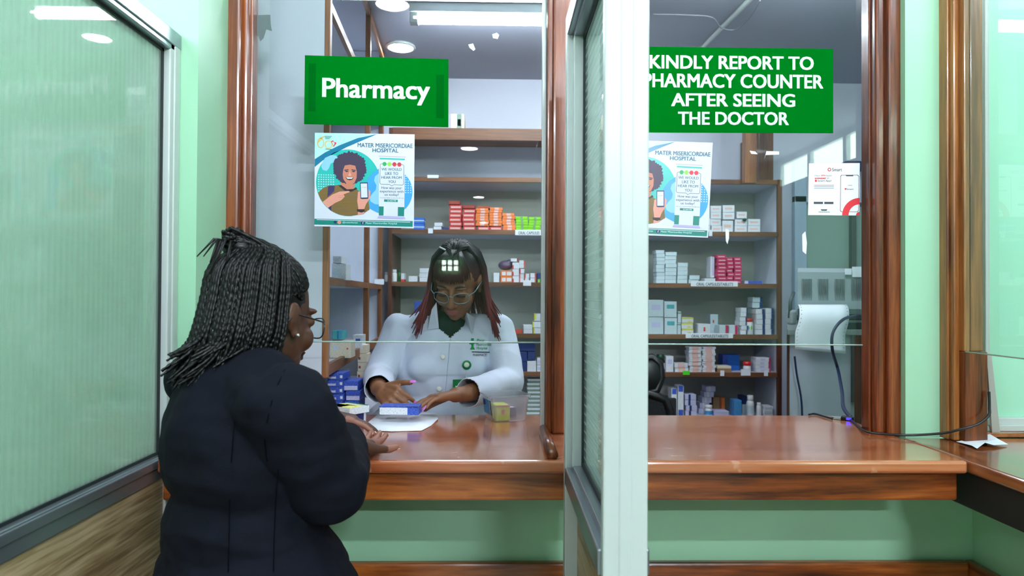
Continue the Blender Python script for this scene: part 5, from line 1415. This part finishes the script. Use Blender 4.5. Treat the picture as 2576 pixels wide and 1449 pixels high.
# blazer
BLZ = mat('navy_blazer_cloth', (13, 16, 27), .85, bump=.12, bscale=420, spec=.15)
b = MB(); H_ = lambda c, r: b.ellipsoid(c, r, rot=Rm)
b.capsule(sR, .066, sL, .066); b.capsule(B0 + Vector((.01, .0, 1.352)) - Rt * .07, .060, B0 + Vector((.01, 0, 1.346)) + Rt * .07, .060)
H_((B0.x, B0.y, 1.235), (.172, .122, .16)); H_((B0.x + .004, B0.y, 1.09), (.160, .122, .17)); H_((B0.x + .024, B0.y - .004, .95), (.210, .162, .19)); 
b.capsule((B0.x + .03, B0.y - .004, .93), .175, (B0.x + .032, B0.y, .74), .205)
H_((B0.x - .03, B0.y - .045, 1.26), (.10, .07, .10))
for sh, el, wr in ((sR, eR, wR), (sL, eL, wL)):
    b.capsule(sh, .072, el, .060); b.capsule(el, .059, wr, .043); b.capsule(el, .058, el.lerp(wr, .45), .054)
fb = folds(.013, 6.0, .005, 20, (1, 1, 2.1))
blz = remesh(b, 'blazer', .0055, [BLZ], smooth=6, fold=fb)
xR, xL = (wR - eR).normalized(), (wL - eL).normalized()
cut(blz, lambda c: ((c - wR).dot(xR) > -.002 and (c - wR).length < .09) or ((c - wL).dot(xL) > -.002 and (c - wL).length < .09) or c.z < .70)
BZ = link('blazer', blz, PB); so = BZ.modifiers.new('cloth', 'SOLIDIFY'); so.thickness = .003; so.offset = -1
sb = surface(blz, .0006)
SEAM = mat('blazer_seam', (6, 7, 12), .95, spec=.05)
MB().tube([sb(x, y) for x, y in ((716, 930), (700, 965), (684, 1010), (672, 1060), (666, 1110), (672, 1160))], .0010, 6).build('sleeve_seam', SEAM, BZ)
MB().tube([sb(x, y) for x, y in ((600, 960), (590, 1060), (582, 1160), (578, 1260), (576, 1360), (574, 1440))], .0008, 6).build('back_seam', SEAM, BZ)
MB().tube([sb(x, y) for x, y in ((700, 1180), (694, 1260), (690, 1350), (688, 1440))], .0008, 6).build('side_seam', SEAM, BZ)
# trousers
b = MB(); H_((B0.x + .02, B0.y, .86), (.18, .135, .16))
for s in (-1, 1):
    o_ = Rt * (s * .088); b.capsule(B0 + o_ + Vector((.02, 0, .84)), .098, B0 + o_ + Vector((.02, 0, .10)), .07)
link('trousers', remesh(b, 'trousers', .008, [BLZ], 4), PB)
# blouse collar visible at the chest
# glasses with dark temples, ear stud
glasses(MBx, PB, mat('thin_metal_frame', (60, 62, 68), .25, metal=.6), temple=M_BLACK, y=.110, z=-.014, w=.027, h=.020, r=.0013)
MB().ellipsoid(MBx @ Vector((.087, .0, -.036)), (.0035, .0035, .0035)).build('ear_stud', mat('stud_silver', (230, 230, 226), .15, metal=.8), PB)
# braids
HAIR_B = mat('braid_black', (9, 9, 11), .36, var=.3, vscale=60, spec=.32)
rb2 = random.Random(21); hb = MB()
hb.ellipsoid((0, -.026, .030), (.0815, .096, .090), M=MBx)
def hdir(az, el, k=1.0, c=(0, -.018, .026), r=(.0795, .097, .0925)):
    return Vector((c[0] + r[0] * k * cos(el) * sin(az), c[1] + r[1] * k * cos(el) * cos(az), c[2] + r[2] * k * sin(el)))
def catmull(c, sub):
    out = []
    for i in range(len(c) - 1):
        p0, p1, p2, p3 = c[max(i - 1, 0)], c[i], c[i + 1], c[min(i + 2, len(c) - 1)]
        for s_ in range(sub):
            t_ = s_ / sub
            out.append(.5 * ((2 * p1) + (p2 - p0) * t_ + (2 * p0 - 5 * p1 + 4 * p2 - p3) * t_ ** 2 + (-p0 + 3 * p1 - 3 * p2 + p3) * t_ ** 3))
    out.append(c[-1]); return out
def braid(c, r=.0042, turns=150, taper=True):
    """two-strand twist: a knobbly rope along the path"""
    L = sum((c[i + 1] - c[i]).length for i in range(len(c) - 1)); n = max(10, int(L / .0026))
    pts = catmull(c, max(2, n // (len(c) - 1))); rs = []
    ph = rb2.uniform(0, 6)
    for i, p in enumerate(pts):
        u = i / (len(pts) - 1)
        w_ = r * (1 + .20 * sin(ph + i * 1.5))
        if taper and u > .85: w_ *= 1 - .5 * (u - .85) / .15
        rs.append(w_)
    hb.tube(pts, rs, 6)
TIE = Vector((-.012, -.066, .112))                # knot on the crown, head frame
Mv = lambda v: MBx @ v
back = -(MBx.to_3x3() @ Vector((0, 1, 0))); back.z = 0; back.normalize()
for i in range(92):                               # swept from the hairline to the knot
    az = radians(-115 + 230 * (i + .5) / 92); el0 = radians(40 - 34 * abs(az) / 2 + rb2.uniform(-3, 3)) if abs(az) < 1.2 else radians(6 + rb2.uniform(-4, 6))
    if abs(az) < 1.2: el0 = radians(38 - 26 * (abs(az) / 1.2) ** 1.5)
    st = hdir(az, el0, 1.02)
    mid = [st.lerp(TIE, q) for q in (.25, .5, .75)]
    cc_ = Vector((0, -.018, .026)); pr = []
    for q, v in zip((.25, .5, .75), mid):
        d_ = (v - cc_); e_ = Vector((d_.x / .0795, d_.y / .097, d_.z / .0925)).length
        pr.append(cc_ + d_ / e_ * (1.05 + .08 * q))
    braid([Mv(st)] + [Mv(v) for v in pr] + [Mv(TIE + Vector((rb2.uniform(-.016, .016), rb2.uniform(-.012, .012), rb2.uniform(-.008, .012))))], .0033)
for i in range(150):                               # fall from the knot over the back of the head
    az = radians(180 + rb2.uniform(-84, 66)); sp_ = rb2.random()
    t0 = TIE + Vector((rb2.uniform(-.015, .015), rb2.uniform(-.015, .01), rb2.uniform(-.004, .022)))
    k = 1.03 + .09 * sp_
    a1 = hdir(az, radians(58), k + .05); a2 = hdir(az, radians(26), k + .03); a3 = hdir(az, radians(-8), k)
    w3 = Mv(a3); dirn = (w3 - CB_); dirn.z = 0; dirn.normalize()
    drop = rb2.uniform(.035, .105)
    w4 = w3 + Vector((0, 0, -.05)) + back * .010 + dirn * .004
    w5 = w3 + Vector((0, 0, -.05 - drop * .6)) + back * (.012 + .010 * sp_) + Vector((-.010, 0, 0)) * sp_
    w6 = w3 + Vector((0, 0, -.05 - drop)) + back * (.016 + .03 * sp_) + Vector((-.02 * sp_, 0, 0)) + Vector((rb2.uniform(-.01, .01), rb2.uniform(-.01, .01), 0))
    braid([Mv(t0), Mv(t0 + Vector((0, -.012, .006)) * (1 + sp_)), Mv(a1), Mv(a2), w3, w4, w5, w6], .0036)
for i in range(90):                               # lower layer from the nape and behind the ears
    az = radians(180 + rb2.uniform(-88, 80)); a0 = hdir(az, radians(rb2.uniform(-18, 12)), 1.02); a1 = hdir(az, radians(-26), 1.06)
    w1 = Mv(a1); drop = rb2.uniform(.03, .10)
    braid([Mv(a0), w1, w1 + Vector((0, 0, -.035)) + back * .008, w1 + Vector((0, 0, -.035 - drop * .6)) + back * .02, w1 + Vector((0, 0, -.035 - drop)) + back * (.03 + rb2.uniform(-.02, .03)) + Vector((rb2.uniform(-.02, .005), 0, 0))], .0036)
for i in range(14):                               # loose short ends sticking out of the knot
    t0 = TIE + Vector((rb2.uniform(-.02, .02), -.01, .012)); az = rb2.uniform(2.2, 4.4)
    e_ = t0 + Vector((.03 * sin(az), -.035 - rb2.random() * .02, -.03 - rb2.random() * .05))
    hb.tube([Mv(t0), Mv(t0.lerp(e_, .4) + Vector((0, -.012, .014))), Mv(e_)], [.003, .0026, .001], 5)
hb.ellipsoid(TIE + Vector((0, .004, .002)), (.034, .038, .022), M=MBx)
hb.build('hair', HAIR_B, PB)
for k, (dx, dy) in enumerate(((.030, .004), (.040, -.004), (.048, .002))):
    MB().capsule(Mv(TIE + Vector((dx - .018, .012, .018 - k * .004))), .003, Mv(TIE + Vector((dx - .008, .018, .016 - k * .005))), .003).build('hair_clip', mat('clip_shiny', (226, 218, 200), .15, metal=.7), PB)
# ================================================================== THINGS ON THE COUNTERS
def obox(A, ang, w, d, h, key, faces, name, label, group=None):
    """carton with its front right lower corner at A; faces: (side, u0, u1, v0, v1, key), side F front, R right, T top"""
    keys = [key]; m = MB(); m.box(-w, 0, 0, d, 0, h, 0, bevel=.0008, seg=1); e = .0003
    for (sd, u0, u1, v0, v1, k) in faces:
        if k not in keys: keys.append(k)
        if sd == 'F': q = [(-w + u * w, -e, v * h) for u, v in ((u0, v0), (u1, v0), (u1, v1), (u0, v1))]
        elif sd == 'R': q = [(e, u * d, v * h) for u, v in ((u0, v0), (u1, v0), (u1, v1), (u0, v1))]
        else: q = [(-w + u * w, v * d, h + e) for u, v in ((u0, v0), (u1, v0), (u1, v1), (u0, v1))]
        m.add(q, [[0, 1, 2, 3]], keys.index(k))
    o = link(name, m.mesh(name, [CB[k] for k in keys])); o.location = A; o.rotation_euler = (0, 0, ang)
    tag(o, label, 'box', group); return o
carton('dark_green', (0, 120, 70), (20, 90, 60)); carton('lemon', (232, 232, 120), (150, 160, 60)); carton('ink', (70, 74, 84), (40, 40, 50)); carton('deep', (22, 34, 110), (30, 40, 120))
gq = 'medicine boxes on the counter'
lo = PZ(889, 1069, ZC); lo.z = ZC + .0006
obox(lo, radians(-28), .085, .055, .0295, 'white', [('F', .1, .62, .15, .9, 'cream'), ('F', .62, .98, .1, .9, 'white'), ('F', .66, .95, .45, .62, 'ink'), ('R', .05, .8, .02, .98, 'deep')], 'medicine_box', 'white and navy medicine box under a yellow topped box on the counter', gq)
up = PZ(880, 1045, ZC + .031)
obox(Vector((up.x, up.y, ZC + .0308)), radians(-36), .084, .072, .0195, 'white', [('T', 0, 1, .0, .72, 'lemon'), ('T', 0, .55, .0, .5, 'lime'), ('T', 0, 1, .86, 1, 'dark_green'), ('T', .3, .75, .5, .58, 'ink'), ('F', .3, .44, .3, .75, 'ink'), ('F', .75, .95, .2, .7, 'pale')], 'medicine_box', 'white medicine box with yellow and green top, stacked on another on the counter', gq)
tb = PZ(838, 1092, ZC)
obox(Vector((tb.x, tb.y, ZC + .0006)), radians(-20), .055, .03, .030, 'white', [('F', .55, .95, .3, .8, 'pink'), ('F', .7, .9, .5, .7, 'red')], 'medicine_box', 'white and pink medicine box tucked behind the customer\'s sleeve', gq)
# box in the pharmacist's hand
pts_ = [t_[0] for t_ in tipsR]
ctr = (pts_[0] + pts_[1] + pts_[4]) / 3
bz = min(max(p.z for p in pts_[:2]) + .004, pts_[4].z - .03)
HB = obox(Vector((P_(1058, 1.955), 1.922, P(1000, 1039, 1.955).z)), radians(-3), .110, .054, .024, 'white', [('F', .72, 1, 0, 1, 'royal'), ('F', 0, 1, .84, 1, 'royal'), ('T', 0, 1, 0, 1, 'royal'), ('R', 0, 1, 0, 1, 'royal')], 'medicine_box', 'blue and white medicine box in the hands of the pharmacist', gq)
# sheet of paper under her hands
m = MB(); z0 = ZC + .0007
pp = [(926, 1066, .004), (945, 1085, .001), (985, 1087, .001), (1020, 1085, .0), (1060, 1085, .001), (1085, 1072, .001), (1102, 1057, .003), (1099, 1040, .001), (1040, 1038, .0), (951, 1044, .001)]
c_ = PZ(1010, 1062, ZC); ring_ = [PZ(x, y, ZC) + Vector((0, 0, .0007 + dz)) for x, y, dz in pp]
n = len(ring_); mid_ = [(c_ * .5 + r_ * .5) * Vector((1, 1, 0)).length / Vector((1, 1, 0)).length for r_ in ring_]
mid_ = [Vector((v.x, v.y, z0 + .001 * (i % 2))) for i, v in enumerate(mid_)]
vs = ring_ + mid_ + [Vector((c_.x, c_.y, z0))]
m.add(vs, [[i, (i + 1) % n, n + (i + 1) % n, n + i] for i in range(n)] + [[n + i, n + (i + 1) % n, 2 * n] for i in range(n)], 0, True)
o = m.build('paper_sheet', M_PAPER); so = o.modifiers.new('thick', 'SOLIDIFY'); so.thickness = .0004; so.offset = 1
tag(o, 'creased white paper sheet on the counter under the hands of the pharmacist', 'paper')
m = MB(); pp = [(2405, 1112, .001), (2440, 1108, .003), (2490, 1104, .012), (2510, 1112, .008), (2536, 1121, .003), (2500, 1126, .006), (2478, 1124, .010), (2458, 1131, .002), (2444, 1124, .003)]
m.prism([PZ(x, y, ZC) + Vector((0, 0, dz)) for x, y, dz in pp], (0, 0, 1), .0005)
o = m.build('paper_scrap', M_PAPER); tag(o, 'small torn white paper at the foot of the right corner post', 'paper')
# clear plastic tub
TUB = glass_mat('clear_plastic', (246, 248, 252), 1.45, haze=.30, haze_col=(232, 238, 250))
A = PZ(1244, 1064, ZC); Bq = PZ(1330, 1059, ZC); ang = math.atan2(Bq.y - A.y, Bq.x - A.x)
def rrect(w, d, r, cx, cy, z, n=6):
    out = []
    for (sx, sy, a0) in ((1, -1, -pi / 2), (1, 1, 0), (-1, 1, pi / 2), (-1, -1, pi)):
        for i in range(n + 1):
            a = a0 + pi / 2 * i / n; out.append(Vector((cx + sx * (w / 2 - r) + r * cos(a), cy + sy * (d / 2 - r) + r * sin(a), z)))
    return out
w0, d0 = .098, .100; cx, cy = w0 / 2, d0 / 2
rings = [rrect(w0 - .008, d0 - .008, .012, cx, cy, .001), rrect(w0, d0, .014, cx, cy, .004), rrect(w0 + .016, d0 + .018, .017, cx, cy, .070), rrect(w0 + .026, d0 + .028, .02, cx, cy, .071), rrect(w0 + .026, d0 + .028, .02, cx, cy, .076), rrect(w0 + .018, d0 + .02, .017, cx, cy, .0765)]
M_ = Matrix.Translation(Vector((A.x, A.y, ZC))) @ Matrix.Rotation(ang, 4, 'Z')
m = MB(); k = len(rings[0]); vs = [v for r_ in rings for v in r_]
m.add(vs, [list(range(k))[::-1]] + [[i * k + j, i * k + (j + 1) % k, (i + 1) * k + (j + 1) % k, (i + 1) * k + j] for i in range(5) for j in range(k)], 0, True, M_)
t = m.build('plastic_tub', TUB); tag(t, 'clear plastic tub holding a yellow box, right end of the counter by the post', 'tub')
lx = lambda z: -.0005 - .008 * (z - .004) / .066 - .0008
m = MB(); zz = (.018, .060)
m.add([(lx(zz[0]), .090, zz[0]), (lx(zz[0]), .030, zz[0]), (lx(zz[1]), .030, zz[1]), (lx(zz[1]), .090, zz[1])], [[0, 1, 2, 3]], 0, False, M_)
m.add([(lx(.042) - .0004, .086, .042), (lx(.042) - .0004, .066, .042), (lx(.056) - .0004, .066, .056), (lx(.056) - .0004, .086, .056)], [[0, 1, 2, 3]], 1, False, M_)
m.add([(lx(zz[0]), .026, zz[0]), (lx(zz[0]), .014, zz[0]), (lx(zz[1]), .014, zz[1]), (lx(zz[1]), .026, zz[1])], [[0, 1, 2, 3]], 2, False, M_)
m.build('sticker', [CB['sky'], CB['deep'], CB['ink']], t)
q = M_ @ Vector((.050, .012, .0022))
o = obox(q, ang + radians(-4), .040, .066, .043, 'lime', [('F', 0, 1, .93, 1, 'magenta'), ('F', .38, .62, .42, .72, 'red'), ('T', 0, 1, 0, .1, 'magenta')], 'medicine_box', 'bright yellow medicine box with a red dot inside the clear tub', gq)
q = M_ @ Vector((.088, .062, .0022))
obox(q, ang + radians(8), .026, .03, .028, 'navy', [('T', .1, .9, .1, .9, 'pale')], 'medicine_box', 'small dark blue box at the back inside the clear tub', gq)
